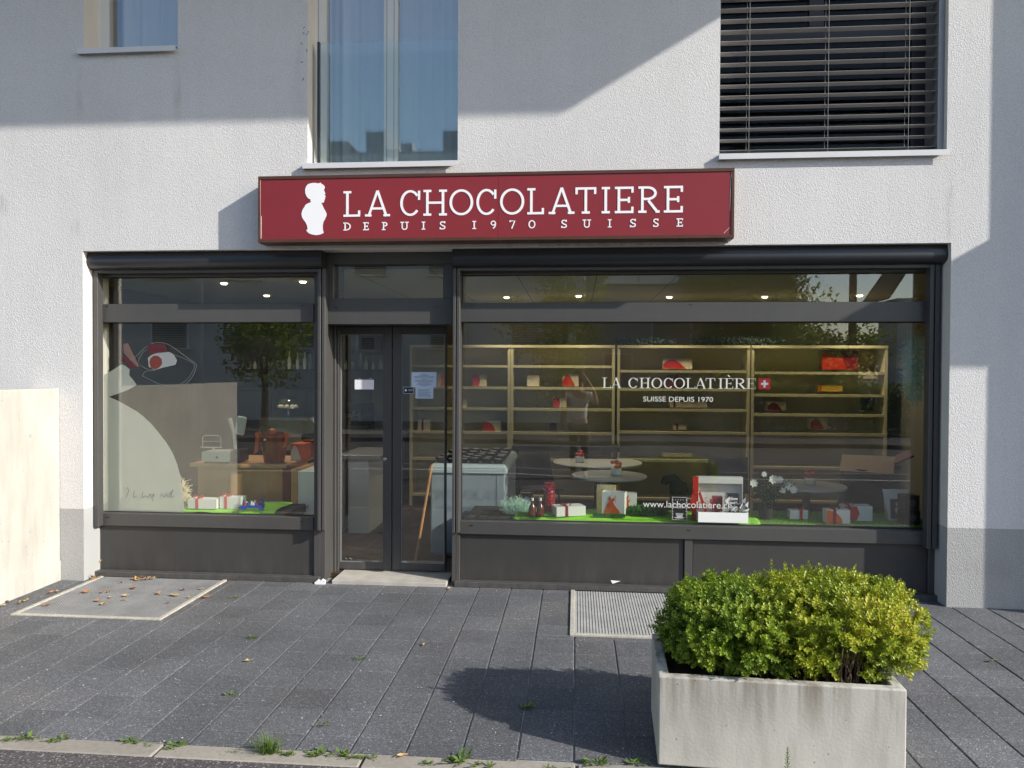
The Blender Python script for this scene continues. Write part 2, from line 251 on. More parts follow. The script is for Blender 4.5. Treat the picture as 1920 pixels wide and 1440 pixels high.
M['white_frame'] = mat('white_frame', (.72, .73, .72), .45)
M['shop_glass'] = dusty(glass('shop_glass', (.97, .98, .955), .105, wav=.35), .006)
M['room_glass'] = glass('room_glass', (.97, .98, .98), .21, wav=.4)
M['rail_glass'] = glass('rail_glass', (.94, .975, .97), .05)
M['opp_pane'] = glass('opp_pane', (.6, .62, .65), .012)
M['curtain'] = mat('curtain', (.86, .87, .88), .9, trans=.15)
M['room_paint'] = mat('room_paint', (.30, .30, .30), .9)
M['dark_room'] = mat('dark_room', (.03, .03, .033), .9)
M['blind'] = mat('blind', (.42, .415, .41), .65, 0, spec=.25)
M['cord'] = mat('cord', (.22, .22, .21), .7)
M['sign_red'] = mat('sign_red', (.225, .026, .034), .38, var=.07, vscale=1.0, spec=.4)
M['sign_frame'] = mat('sign_frame', (.115, .052, .035), .35, .35, var=.12, vscale=5)
M['letter_white'] = mat('letter_white', (.86, .86, .88), .5)
M['film_white'] = mat('film_white', (.62, .62, .58), .6)
M['film_red'] = mat('film_red', (.62, .035, .02), .5)
M['film_dull'] = mat('film_dull', (.11, .018, .014), .7)
M['film_grey'] = mat('film_grey', (.20, .22, .23), .7)
M['concrete'] = concrete_mat('concrete', (.52, .50, .455), amt=.36)
M['concrete_planter'] = concrete_mat('concrete_planter', (.53, .515, .465), stain=(.17, .14, .10), amt=.42, top=(.17, .50))
M['kerb'] = concrete_mat('kerb', (.34, .31, .265), amt=.4, sc=3)
M['paver'] = speckle_mat('paver', (.104, .108, .117), .7, 2.7, 190, rnd=.11, warm=(1.15, 1.02, .86))
M['joint'] = mat('joint', (.27, .26, .235), .95, var=.5, vscale=4, bump=.8, bscale=200)
M['asphalt'] = speckle_mat('asphalt', (.085, .076, .077), .5, 4.5, 160, rnd=.0)
M['grating'] = mat('grating', (.50, .50, .48), .5, .15, var=.12, vscale=6)
M['grating_dull'] = mat('grating_dull', (.25, .255, .26), .55, .1, var=.15, vscale=5)
M['threshold'] = mat('threshold', (.44, .42, .38), .6, var=.12, vscale=9)
M['pit'] = mat('pit', (.03, .03, .03), .9)
M['grate_frame'] = concrete_mat('grate_frame', (.50, .48, .42), amt=.6, sc=3)
M['soil'] = mat('soil', (.035, .025, .018), .95, bump=1, bscale=60, bdist=.01)
M['floor_wood'] = mat('floor_wood', (.055, .032, .022), .45, var=.4, vscale=3)
M['ceiling'] = mat('ceiling', (.50, .48, .42), .9)
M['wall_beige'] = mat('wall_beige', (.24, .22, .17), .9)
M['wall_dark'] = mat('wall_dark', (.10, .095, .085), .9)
M['shelf_wood'] = mat('shelf_wood', (.66, .57, .33), .5, var=.08, vscale=3)
M['shelf_back'] = mat('shelf_back', (.58, .52, .34), .7)
M['oak'] = mat('oak', (.60, .29, .10), .45, var=.2, vscale=4)
M['oak_pale'] = mat('oak_pale', (.58, .32, .14), .55, var=.12, vscale=4)
M['black'] = mat('black', (.014, .013, .013), .4)
M['black_matte'] = mat('black_matte', (.02, .02, .02), .85)
M['white_gloss'] = mat('white_gloss', (.78, .80, .77), .3)
M['card_white'] = mat('card_white', (.80, .82, .78), .55)
M['card_cream'] = mat('card_cream', (.74, .64, .46), .6)
M['red'] = mat('red', (.60, .025, .018), .4)
M['deep_red'] = mat('deep_red', (.25, .010, .018), .35)
M['orange'] = mat('orange', (.78, .14, .02), .45)
M['brown_orange'] = mat('brown_orange', (.30, .075, .02), .25, .5, var=.2, vscale=6)
M['blue'] = mat('blue', (.025, .09, .45), .35)
M['yellow'] = mat('yellow', (.75, .45, .05), .5)
M['cloth_green'] = mat('cloth_green', (.30, .74, .04), .7)
M['mint'] = mat('mint', (.55, .80, .68), .7, rnd=.2, trans=.2)
M['freezer'] = mat('freezer', (.44, .53, .56), .35)
M['freezer_side'] = mat('freezer_side', (.30, .36, .41), .4)
M['steel'] = mat('steel', (.55, .56, .57), .25, .9)
M['table_grey'] = mat('table_grey', (.62, .62, .58), .3)
M['clear'] = glass('clear', (.95, .97, .96), .16)
M['gold'] = mat('gold', (.62, .50, .22), .28, .7, bump=.6, bscale=25, bdist=.01)
M['bottle'] = mat('bottle', (.10, .022, .010), .15)
M['turf'] = mat('turf', (.20, .42, .05), .8, rnd=.4, trans=.2)
M['parsley'] = mat('parsley', (.05, .20, .03), .55, rnd=.5, trans=.25)
M['leaf_house'] = mat('leaf_house', (.06, .12, .05), .5, rnd=.4, trans=.15)
M['garland_leaf'] = mat('garland_leaf', (.015, .03, .02), .6, rnd=.4)
M['petal'] = mat('petal', (.85, .86, .80), .6, trans=.2)
M['paper'] = mat('paper', (.70, .78, .90), .8)
M['ink'] = mat('ink', (.05, .06, .09), .7)
M['sticker'] = mat('sticker', (.02, .03, .05), .4)
M['weed'] = mat('weed', (.13, .21, .04), .55, rnd=.35, trans=.3)
M['dry'] = mat('dry', (.46, .33, .15), .8, rnd=.45, trans=.15)
M['dry_red'] = mat('dry_red', (.36, .17, .08), .8, rnd=.4, trans=.15)
M['bark'] = mat('bark', (.10, .075, .05), .9, bump=.6, bscale=30)
M['twig'] = mat('twig', (.17, .12, .075), .9)
M['skin'] = mat('skin', (.52, .30, .21), .55)
M['hair'] = mat('hair', (.03, .02, .015), .7)
M['shirt'] = mat('shirt', (.72, .74, .76), .85)
M['trousers'] = mat('trousers', (.03, .035, .05), .85)
M['shoe'] = mat('shoe', (.5, .5, .5), .6)
def lerp(a, b, t): return a + (b - a) * t

# ------------------------------------------------------------------ geometry of the facade (taken from the photo)
OX0, OX1 = -4.235, 2.905                       # opening in the wall
OZ = PZ(960, 463, 0)
ZB = 0.0
PLZ = PZ(1850, 991, 0)                         # top of the grey plinth band
WALL_X0, WALL_X1, WALL_T = -9.5, 9.5, .36
W1 = (PX(157, 50), PX(333.5, 50), PZ(240, 92), 6.1)
W2 = (PX(577, 200), PX(858.5, 200), PZ(715, 306), 6.1)
W3 = (PX(1350, 150), PX(1777, 150), PZ(1560, 287), 5.55)

# setting ---------------------------------------------------------------
b = MB(); b.box(-60, 60, -60, -2.62 - .135, -.30, -.004); b.build('road', M['asphalt'], kind='structure')
b = MB(); b.box(-400, 400, -400, 400, -.55, -.32); b.build('ground', mat('far_ground', (.10, .12, .06), .95, var=.3, vscale=.2), kind='structure')
# pavement: every slab is real, over a bed of jointing sand
KY = G(640, 1410).y                            # back edge of the kerb
PW = .2675; b = MB(); b.m = 0
GL = [(-3.93, -2.80), (-.04, .98)]
gl_y0, gl_y1 = G(300, 1163).y, .02
def in_grate(x0, x1, y0, y1):
    for g in GR:
        if x1 > g[0] + .01 and x0 < g[1] - .01 and y1 > g[2] + .01: return g
    return None
gA = G(24, 1151); gB = G(300, 1163); gC = G(1068, 1192)
GR = [(gA.x, gB.x, gB.y, .2), (gC.x, gC.x + 1.30, gC.y, .2)]
def slab(bm, x0, x1, y0, y1, z):
    e = .004; bm.frus(x0, x1, y0, y1, -.05, z - .003, 0, 0)
    bm.v[-4:] = bm.v[-4:]; bm.f.pop(-5); bm.mi.pop()
    n0 = len(bm.v); a = [bm.av(p) for p in ((x0 + e, y0 + e, z), (x1 - e, y0 + e, z), (x1 - e, y1 - e, z), (x0 + e, y1 - e, z))]
    t = [n0 - 4, n0 - 3, n0 - 2, n0 - 1]
    bm.face(a)
    for k in range(4): bm.face((t[k], t[(k + 1) % 4], a[(k + 1) % 4], a[k]))
for i in range(-30, 33):
    x0 = i * PW; off = random.choice([0, 0, .5, .5, .25]) * PW; y = .33 - off; g_ = random.uniform(.006, .0095)
    while y > KY + .02:
        y0 = max(y - PW, KY + .004); xa, xb, ya, yb = x0 + g_ / 2, x0 + PW - g_ / 2, y0 + .0008, y - .0008
        g = in_grate(xa, xb, ya, yb); zz = random.uniform(-.0012, .0012)
        if yb - ya > .03:
            if g is None: slab(b, xa, xb, ya, yb, zz)
            else:
                if ya < g[2] - .03: slab(b, xa, xb, ya, min(yb, g[2] - .003), zz)
                if xa < g[0] - .03: slab(b, xa, g[0] - .003, max(ya, g[2]), yb, zz)
                if xb > g[1] + .03: slab(b, g[1] + .003, xb, max(ya, g[2]), yb, zz)
        y = y0
b.build('pavement', M['paver'], kind='structure')
b = MB(); b.box(-9, 9, KY, GR[0][2], -.3, -.007); b.box(-9, GR[0][0], GR[0][2], .34, -.3, -.007); b.box(GR[0][1], GR[1][0], GR[0][2], .34, -.3, -.007); b.box(GR[1][1], 9, GR[0][2], .34, -.3, -.007)
b.box(GR[0][0], GR[0][1], GR[0][2], .34, -.3, -.28); b.box(GR[1][0], GR[1][1], GR[1][2], .34, -.3, -.28)
b.build('joint_sand', M['joint'], kind='structure')
# kerb, laid flush, in metre lengths
b = MB(); kx = G(430, 1425).x; x = kx - 9 * 1.0
kb = [kx + .62 + k for k in range(-9, 10)]
for x in kb: b.box(x + .006, x + .994, KY - .125, KY - .003, -.2, .001)
b.build('kerb', M['kerb'], kind='structure', bevel=.006)

# ------------------------------------------------------------------ the building
shop = thing('shop_building', 'pale stuccoed building with a dark framed chocolate shop front at street level', 'building', (0, 0, 0))
def wall_grid(bm, x0, x1, z0, z1, ops, y):
    xs = sorted({x0, x1, *[o[0] for o in ops], *[o[1] for o in ops]}); zs = sorted({z0, z1, *[max(z0, o[2]) for o in ops], *[min(z1, o[3]) for o in ops]})
    xs = [x for x in xs if x0 <= x <= x1]; zs = [z for z in zs if z0 <= z <= z1]
    for i in range(len(xs) - 1):
        for k in range(len(zs) - 1):
            cx, cz = (xs[i] + xs[i + 1]) / 2, (zs[k] + zs[k + 1]) / 2
            if any(o[0] < cx < o[1] and o[2] < cz < o[3] for o in ops): continue
            bm.poly([(xs[i], y, zs[k]), (xs[i + 1], y, zs[k]), (xs[i + 1], y, zs[k + 1]), (xs[i], y, zs[k + 1])])
OPS = [(OX0, OX1, -1, OZ), W1, W2, W3]
WTOP = 9.6
b = MB(); b.m = 0
wall_grid(b, WALL_X0, WALL_X1, PLZ, WTOP, OPS, 0); wall_grid(b, WALL_X0, WALL_X1, PLZ, WTOP, OPS, WALL_T)
b.m = 1
for (x0, x1, z0, z1) in OPS:
    zz = max(z0, PLZ)
    b.poly([(x0, 0, zz), (x0, 0, z1), (x0, WALL_T, z1), (x0, WALL_T, zz)]); b.poly([(x1, 0, zz), (x1, WALL_T, zz), (x1, WALL_T, z1), (x1, 0, z1)])
    b.poly([(x0, 0, z1), (x1, 0, z1), (x1, WALL_T, z1), (x0, WALL_T, z1)])
    if z0 > 0: b.poly([(x0, 0, z0), (x0, WALL_T, z0), (x1, WALL_T, z0), (x1, 0, z0)])
b.m = 0
for x in (WALL_X0, WALL_X1): b.poly([(x, 0, PLZ), (x, 0, WTOP), (x, 9, WTOP), (x, 9, PLZ)])
b.poly([(WALL_X0, 9, 0), (WALL_X1, 9, 0), (WALL_X1, 9, WTOP), (WALL_X0, 9, WTOP)])
b.poly([(WALL_X0, 0, WTOP), (WALL_X1, 0, WTOP), (WALL_X1, 9, WTOP), (WALL_X0, 9, WTOP)])
b.build('wall', [M['stucco'], M['smooth_plaster']], shop)
b = MB()
for x0, x1, xo, xi in ((WALL_X0, OX0, WALL_X0, OX0), (OX1, WALL_X1, WALL_X1, OX1)):
    b = MB(); wall_grid(b, x0, x1, -.1, PLZ, [], 0); b.poly([(xo, 0, -.1), (xo, 0, PLZ), (xo, 9, PLZ), (xo, 9, -.1)]); b.m = 1; b.poly([(xi, 0, -.1), (xi, 0, PLZ), (xi, WALL_T, PLZ), (xi, WALL_T, -.1)]); b.build('plinth', [M['plinth'], M['smooth_grey']], shop)
# upper balcony: its shadow lies on the top of the facade
cor = P(1052, 214.5, 0); bp_ = 2.0
b = MB(); b.box(-9.5, cor.x + 2.45 * bp_, -bp_, -.003, cor.z + 1.43 * bp_, cor.z + 1.43 * bp_ + .28); b.build('balcony', M['smooth_plaster'], shop)

# interior shell
FZ = .03; CZ = 2.80; RY = 4.35; RX0, RX1 = -5.4, 4.2; BY = PZ
b = MB(); b.box(RX0, RX1, WALL_T, RY, -.1, FZ); b.build('interior_floor', M['floor_wood'], shop)
b = MB(); b.box(RX0, RX1, WALL_T, RY, CZ, CZ + .1)
b.build('interior_ceiling', M['ceiling'], shop)
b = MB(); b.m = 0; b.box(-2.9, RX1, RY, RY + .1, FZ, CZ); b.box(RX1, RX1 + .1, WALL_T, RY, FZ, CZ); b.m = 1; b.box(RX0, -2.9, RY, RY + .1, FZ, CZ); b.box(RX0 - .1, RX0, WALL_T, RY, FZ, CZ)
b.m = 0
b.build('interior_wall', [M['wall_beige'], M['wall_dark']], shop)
b = MB()
for x in (-2.2, -1.4, -.6, .2, 1.0): b.box(x, x + .006, WALL_T, RY, CZ - .0015, CZ + .01)
b.build('ceiling_joint', M['black_matte'], shop)

# shop front -------------------------------------------------------------
YF, YG = .20, .27      # face of the frames, plane of the glass
def zf(py, px=960, Y=YF): return PZ(px, py, Y)
zT0, zT1 = PZ(1300, 603.5, YF), PZ(1300, 567, YF)      # transom bar
zR1, zR0 = PZ(500, 968.5, YF), PZ(500, 992, YF)        # lower rail
zTop = PZ(1300, 512, YF)
xA0, xA1 = PX(180, 700, YF), PX(601, 700, YF)
xD0, xD1 = PX(610, 800, YF), PX(848, 800, YF)
xB0, xB1 = PX(856, 700, YF), PX(1760, 700, YF)
GW = .035
def sash(parent_name, x0, x1, gx0, gx1, panels):
    b = MB()
    b.box(x0, gx0, YF, YG + .05, ZB, OZ - .06); b.box(gx1, x1, YF, YG + .05, ZB, OZ - .06)      # stiles
    b.box(gx0, gx1, YF - .012, YG + .05, zT0, zT1)                                                # transom bar
    b.box(gx0, gx1, YF - .012, YG + .05, zR0, zR1)                                                # lower rail
    b.box(gx0, gx1, YF + .002, YG + .05, zTop, OZ - .06)                                          # head
    for (a, c) in zip(panels[:-1], panels[1:]):
        pass
    for p in panels[1:-1]: b.box(p - .033, p + .033, YF + .003, YG + .05, .10, zR0)
    b.box(gx0, gx1, YF + .004, YG + .05, ZB, .045)
    f = b.build(parent_name, M['anthracite'], shop, bevel=.003)
    for a, c in zip(panels[:-1], panels[1:]):
        m = MB(); x_a = a + (.036 if a != panels[0] else .0); x_c = c - (.036 if c != panels[-1] else 0)
        m.box(x_a + .004, x_c - .004, YF + .022, YG + .04, .047, zR0 - .006); m.build('base_panel', M['anthracite_panel'], f)
    m = MB(); m.box(gx0, gx1, YG, YG + .008, zR1, zT0); m.build('pane', M['shop_glass'], f)
    m = MB(); m.box(gx0, gx1, YG, YG + .008, zT1, zTop); m.build('pane', M['shop_glass'], f)
    m = MB()
    for (za, zb) in ((zR1, zT0), (zT1, zTop)):
        g = .006; m.box(gx0, gx0 + g, YG - .006, YG - .0005, za, zb); m.box(gx1 - g, gx1, YG - .006, YG - .0005, za, zb); m.box(gx0 + g, gx1 - g, YG - .006, YG - .0005, za, za + g); m.box(gx0 + g, gx1 - g, YG - .006, YG - .0005, zb - g, zb)
    m.build('gasket', M['rubber'], f)
    for z in (zT1 - .02, zR0 + .075):
        for x in (gx0 + .10, gx1 - .10, *([(gx0 + gx1) / 2] if gx1 - gx0 > 3 else [])): m = MB(); m.box(x - .013, x + .013, YF - .0145, YF - .011, z - .004, z + .003); m.build('drain_cap', M['black'], f)
    m = MB()   # base cover strip at the ground
    m.box(x0 - .005, x1 + .005, YF - .055, YF - .001, ZB, .045); m.build('base_strip', M['anthracite'], f, bevel=.004)
    return f
swL = sash('shop_window', xA0, xA1, PX(192, 700, YG), PX(594, 700, YG), [PX(192, 700, YG), PX(594, 700, YG)])
xdiv = PX(1291, 1040, YF)
swR = sash('shop_window', xB0, xB1, PX(866, 700, YG), PX(1738, 700, YG), [PX(866, 700, YG), xdiv, PX(1738, 700, YG)])
swR['label'] = 'wide right shop window with the shop name on its glass'; swL['label'] = 'left shop window with frosted film on its glass'
# roller shutter boxes and their guide rails
def roller(px0, px1, z_lo):
    x0, x1 = PX(px0, 485, .12), PX(px1, 485, .12); b = MB(); r = []
    prof = [(.20, OZ - .004), (.065, OZ - .004), (.052, OZ - .03)] + [(.118 - .075 * math.cos(t), (OZ - .085) - .062 * math.sin(t)) for t in [R(a) for a in range(0, 91, 15)]] + [(.20, OZ - .147)]
    n = len(prof); A = [b.av((x0, y, z)) for y, z in prof]; B = [b.av((x1, y, z)) for y, z in prof]
    b.face(A[::-1]); b.face(B)
    for i in range(n): b.face((A[i], A[(i + 1) % n], B[(i + 1) % n], B[i]))
    o = b.build('roller_shutter_box', M['anthracite_dark'], shop, smooth=True)
    m = MB(); m.box(x0 + .05, x1 - .05, .125, .155, OZ - .175, OZ - .1475); m.build('shutter_end_bar', M['anthracite'], o, bevel=.002)
roller(160, 607, 0); roller(850, 1769, 0)
def guide(px0, px1, pyb):
    Y0 = .115; x0, x1 = PX(px0, 800, Y0), PX(px1, 800, Y0); zb = PZ((px0 + px1) / 2, pyb, Y0); m = MB()
    w = (x1 - x0)
    m.box(x0, x0 + w * .40, Y0, YF - .002, zb, OZ - .149); m.box(x0 + w * .40, x0 + w * .55, Y0 + .02, YF - .002, zb, OZ - .149); m.box(x0 + w * .55, x1, Y0 + .004, YF - .002, zb, OZ - .149)
    m.build('shutter_guide', M['anthracite'], shop, bevel=.003)
guide(165, 183, 988); guide(595, 609, 995); guide(848, 861, 1000); guide(1741, 1760, 1030)
# door ------------------------------------------------------------------
YD = .46
zDh = PZ(737, 608, YF)          # underside of the lintel
b = MB()
b.box(xA1 + .001, xD0, YF + .001, YD + .05, ZB, OZ - .001); b.box(xD1, xB0 - .001, YF + .001, YD + .05, ZB, OZ - .001)
gx0, gx1 = PX(630, 530, YG), PX(833, 530, YG); gz0, gz1 = PZ(737, 561, YG), PZ(737, 497, YG)
b.box(xD0, xD1, YF + .002, YD + .05, zDh, gz0); b.box(xD0, xD1, YF + .002, YD + .05, gz1, OZ - .001)
b.box(xD0, gx0, YF + .003, YD + .05, gz0, gz1); b.box(gx1, xD1, YF + .003, YD + .05, gz0, gz1)
b.box(xD0, xD0 + .022, YD - .05, YD + .05, ZB, zDh); b.box(xD0 + .022, xD0 + .04, YD - .02, YD + .05, ZB, zDh); b.box(xD1 - .03, xD1, YD - .05, YD + .05, ZB, zDh)
df = b.build('door_frame', M['anthracite'], shop, bevel=.003)
m = MB(); m.box(gx0, gx1, YG, YG + .008, gz0, gz1); m.build('pane', M['shop_glass'], df)
m = MB()
for x in (gx0 + .02, gx1 - .05): m.box(x - .02, x + .02, YF - .001, YF + .003, zT1 - .035, zT1 - .03)
m.build('drain_cap', M['black'], df)
m = MB(); m.box(PX(611, 900, .0) + .01, PX(832, 900, .0), .13, YD + .03, -.02, .033); thr = m.build('door_threshold', M['threshold'], shop, bevel=.003)
m = MB()
tx0, tx1 = PX(611, 900, .0) + .012, PX(832, 900, .0) - .01
for k in range(60):
    x = lerp(tx0, tx1, (k + .5) / 60); m.box(x - .0035, x + .0035, .135, YD, .0335, .0365)
m.build('threshold_rib', M['threshold'], thr)
def leaf(px0, px1, g0, g1):
    x0, x1 = PX(px0, 840, YD), PX(px1, 840, YD); a, c = PX(g0, 840, YD), PX(g1, 840, YD); z0, z1 = .042, zDh - .004
    gz0_, gz1_ = PZ(737, 1056, YD), PZ(737, 627, YD); b = MB()
    b.box(x0, a, YD, YD + .06, z0, z1); b.box(c, x1, YD, YD + .06, z0, z1); b.box(a, c, YD, YD + .06, z0, gz0_); b.box(a, c, YD, YD + .06, gz1_, z1)
    o = b.build('door_leaf', M['anthracite'], shop, bevel=.003)
    m = MB(); m.box(a, c, YD + .022, YD + .03, gz0_, gz1_); m.build('pane', M['shop_glass'], o)
    m = MB(); g = .005; y0, y1 = YD + .014, YD + .0215
    m.box(a, a + g, y0, y1, gz0_, gz1_); m.box(c - g, c, y0, y1, gz0_, gz1_); m.box(a + g, c - g, y0, y1, gz0_, gz0_ + g); m.box(a + g, c - g, y0, y1, gz1_ - g, gz1_); m.build('gasket', M['alu_grey'], o)
    return o
dl = leaf(630, 734.2, 638, 718); dr = leaf(735.8, 836, 752, 833)
m = MB(); lk = P(722, 861, YD); m.M = Matrix.Translation((lk.x, YD + .0005, lk.z)) @ Matrix.Rotation(R(90), 4, 'X'); m.lathe([(.014, 0), (.014, .005), (.011, .007)], n=20); m.build('lock_cylinder', M['steel'], dl, smooth=True)
m = MB(); m.M = Matrix.Translation((lk.x, YD - .0066, lk.z)); m.box(-.0025, .0025, -.0015, .0, -.005, .005); m.build('key_slot', M['black'], dl)

# ------------------------------------------------------------------ lettering by strokes
def arc(cx, cy, rx, ry, a0, a1, n=18): return [(cx + rx * math.cos(R(lerp(a0, a1, i / n))), cy + ry * math.sin(R(lerp(a0, a1, i / n)))) for i in range(n + 1)]
def glyph(ch, w, t, th, slab):      # t thick stroke, th thin stroke, cap height 1, width w -> strokes [(pts, width)]
    S = []; h = th / 2; sl = th if slab else 0
    def ser(x, y, l=None):
        if slab:
            l = l or t * 1.55; S.append(([(x - l, y), (x + l, y)], th))
    def V(x, y0=0, y1=1, ww=None, s0=True, s1=True):
        S.append(([(x, y0), (x, y1)], ww or t))
        if s0: ser(x, y0 + h)
        if s1: ser(x, y1 - h)
    if ch == 'L': V(t * 1.5 if slab else t / 2); x = t * 1.5 if slab else t / 2; S.append(([(x, h), (w, h)], th)); S.append(([(w - th * .5, 0), (w - th * .5, .24)], th)) if slab else None
    elif ch == 'A':
        S.append(([(w * .14, 0), (w / 2, 1)], th)); S.append(([(w / 2, 1), (w * .86, 0)], t)); S.append(([(w * .27, .31), (w * .74, .31)], th)); ser(w * .13, h, w * .13); ser(w * .87, h, w * .13)
    elif ch in 'CO0':
        if ch == 'C': pts = arc(w / 2, .5, w / 2 - t / 2, .5 - h, 38, 322, 30)
        else: pts = arc(w / 2, .5, w / 2 - t / 2, .5 - h, 0, 360, 36)
        n = len(pts); ws = []
        for (x, y) in pts:
            k = abs(x - w / 2) / (w / 2 - t / 2); ws.append(lerp(th, t, k ** 1.3))
        S.append((pts, ws))
        if ch == 'C' and slab: S.append(([(w * .93, .62), (w * .93, .97)], th)); 
    elif ch == 'H': e = t * 1.5 if slab else t / 2; V(e); V(w - e); S.append(([(e, .5), (w - e, .5)], th))
    elif ch == 'T': V(w / 2, s1=False); S.append(([(0, 1 - h), (w, 1 - h)], th)); (S.append(([(th * .5, 1), (th * .5, .74)], th)), S.append(([(w - th * .5, 1), (w - th * .5, .74)], th))) if slab else None
    elif ch == 'I': V(w / 2)
    elif ch in 'EÈ':
        e = t * 1.3 if slab else t / 2; V(e); S.append(([(e, 1 - h), (w, 1 - h)], th)); S.append(([(e, .5), (w * .72, .5)], th)); S.append(([(e, h), (w, h)], th))
        if slab: S.append(([(w - th * .5, 1), (w - th * .5, .77)], th)); S.append(([(w - th * .5, 0), (w - th * .5, .24)], th)); S.append(([(w * .74, .39), (w * .74, .61)], th))
        if ch == 'È': S.append(([(w * .38, 1.30), (w * .62, 1.12)], [t * .9, t * .35]))
    elif ch in 'RPD':
        e = t * 1.3 if slab else t / 2; V(e, s1=slab); yb = .0 if ch == 'D' else (.46 if ch == 'P' else .48); ry = (1 - yb) / 2 - h; rx = (w * .98 if ch == 'D' else w * .86) - e - t / 2; rs = rx * .62 if ch != 'D' else rx * .85
        ac = arc(e + rx - rs, (1 + yb) / 2, rs, ry, 90, -90, 16); S.append(([(e, 1 - h)] + ac + [(e, yb + h)], [th] + [lerp(th, t, math.sin(math.pi * i / 16)) for i in range(17)] + [th]))
        if ch == 'R': S.append(([(e + rx * .45, .47), (w * .88, h)], t)); ser(w * .90, h, w * .10)
    elif ch == 'U': e = t * 1.3 if slab else t / 2; S.append(([(e, 1), (e, .32)] + arc(w / 2, .32, w / 2 - e, .32 - h, 180, 360, 12) + [(w - e, .32), (w - e, 1)], t * .9)); ser(e, 1 - h); ser(w - e, 1 - h)
    elif ch == 'S': pts = arc(w / 2, .74, w * .36, .26 - h, 15, 270, 14)[:-1] + arc(w / 2, .26, w * .40, .26 - h, 90, -165, 14); S.append((pts, [lerp(th, t, math.sin(math.pi * i / (len(pts) - 1))) for i in range(len(pts))])); (S.append(([(w * .88, .74), (w * .88, 1)], th)), S.append(([(w * .1, 0), (w * .1, .26)], th))) if slab else None
    elif ch == '9': S.append((arc(w / 2, .70, w * .38, .30 - h, 0, 360, 20), th * 1.1)); S.append((arc(w * .32, .62, w * .56, .62 - h, 8, -80, 12), t))
    elif ch == '7': S.append(([(w * .05, 1 - h), (w * .92, 1 - h), (w * .4, 0)], t)); S.append(([(w * .08, 1), (w * .08, .8)], th))
    return S
def letters(bm, spec, y0, y1, t, th, slab):   # spec: (char, x0, x1, zbase, height)
    k = 0
    for ch, x0, x1, zb, h in spec:
        for pts, ww in glyph(ch, (x1 - x0) / h, t, th, slab):
            k += 1; wv = [q * h for q in ww] if isinstance(ww, list) else ww * h
            bm.ribbon([(x0 + p[0] * h, zb + p[1] * h) for p in pts], wv, y0 - .00006 * (k % 7), y1)

# ------------------------------------------------------------------ the box sign above the door
SY = -.174
sx0, sx1 = PX(483.5, 400, SY), PX(1377, 400, SY); sz0, sz1 = PZ(900, 451, SY), PZ(900, 323, SY)
sg = thing('shop_sign', 'long dark red box sign with white lettering above the shop door', 'shop sign', ((sx0 + sx1) / 2, 0, sz0))
def loc(o, root): o.location = -Vector(root.location); return o
fr = .028; m = MB()
m.box(sx0, sx1, SY + .012, -.004, sz0 + .001, sz1 - .001)
c_ = m.build('housing', M['sign_frame'], sg); loc(c_, sg)
m = MB(); m.box(sx0, sx1, SY, SY + .0115, sz0, sz0 + fr); m.box(sx0, sx1, SY, SY + .0115, sz1 - fr, sz1); m.box(sx0, sx0 + fr * .8, SY, SY + .0115, sz0 + fr, sz1 - fr); m.box(sx1 - fr * .8, sx1, SY, SY + .0115, sz0 + fr, sz1 - fr)
loc(m.build('frame', M['sign_frame'], sg, bevel=.003), sg)
m = MB(); xm = PX(934, 400, SY); yp = SY + .007
m.box(sx0 + fr * .8, xm - .001, yp, SY + .0118, sz0 + fr, sz1 - fr); m.box(xm + .001, sx1 - fr * .8, yp, SY + .0118, sz0 + fr, sz1 - fr)
loc(m.build('face_panel', M['sign_red'], sg), sg)
LX = [('L', 643.8, 675), ('A', 684, 730.8), ('C', 750, 788), ('H', 793.8, 837.5), ('O', 842.5, 887), ('C', 893, 931), ('O', 937.4, 982.9), ('L', 988.8, 1020), ('A', 1028.7, 1077.4), ('T', 1078.8, 1118), ('I', 1127, 1144.6), ('E', 1154, 1188), ('R', 1198, 1237), ('E', 1246, 1280.6)]
zb = PZ(660, 406.2, SY); zt = PZ(660, 358, SY)
m = MB(); letters(m, [(c, PX(a, 380, SY), PX(d, 380, SY), zb, zt - zb) for c, a, d in LX], SY + .004, yp - .0002, .10, .088, True)
sx = [('D', 643.8, 657.5), ('E', 680.8, 691), ('P', 716, 727.5), ('U', 750.8, 765.5), ('I', 790.5, 797), ('S', 824, 835), ('I', 885.8, 892), ('9', 919.5, 930), ('7', 955, 965.8), ('0', 990.7, 1003.7), ('S', 1052, 1063), ('U', 1092.8, 1107.7), ('I', 1139.7, 1146.5), ('S', 1180.9, 1192.5), ('S', 1224.5, 1235), ('E', 1269, 1280.5)]
zb = PZ(650, 432, SY); zt = PZ(650, 417, SY)
letters(m, [(c, PX(a, 425, SY), PX(d, 425, SY), zb, zt - zb) for c, a, d in sx], SY + .004, yp - .0002, .15, .12, True)
loc(m.build('lettering', M['letter_white'], sg), sg)
bust = [(455,195),(465,182),(480,175),(500,171),(520,170),(535,173),(550,175),(562,169),(568,178),(580,184),(592,196),(594,210),(587,222),(593,240),(598,252),(592,260),(600,273),(595,282),(596,290),(590,300),(589,312),(584,319),(567,322),(575,335),(585,360),(600,385),(607,402),(606,418),(596,442),(583,465),(578,495),(579,525),(587,545),(575,553),(555,560),(525,563),(490,555),(470,545),(455,525),(466,517),(461,490),(450,465),(436,448),(424,428),(419,405),(424,380),(434,360),(445,345),(448,335),(470,322),(490,315),(491,302),(485,310),(487,292),(475,290),(458,272),(447,245),(447,215)]
bz = [(PX(460 + x / 4, 390, SY), PZ(590, 300 + y / 4, SY)) for x, y in bust]
m = MB(); m.prism(bz, SY + .0042, yp - .0003); loc(m.build('bust_emblem', M['letter_white'], sg), sg)
m = MB()   # worn white edges
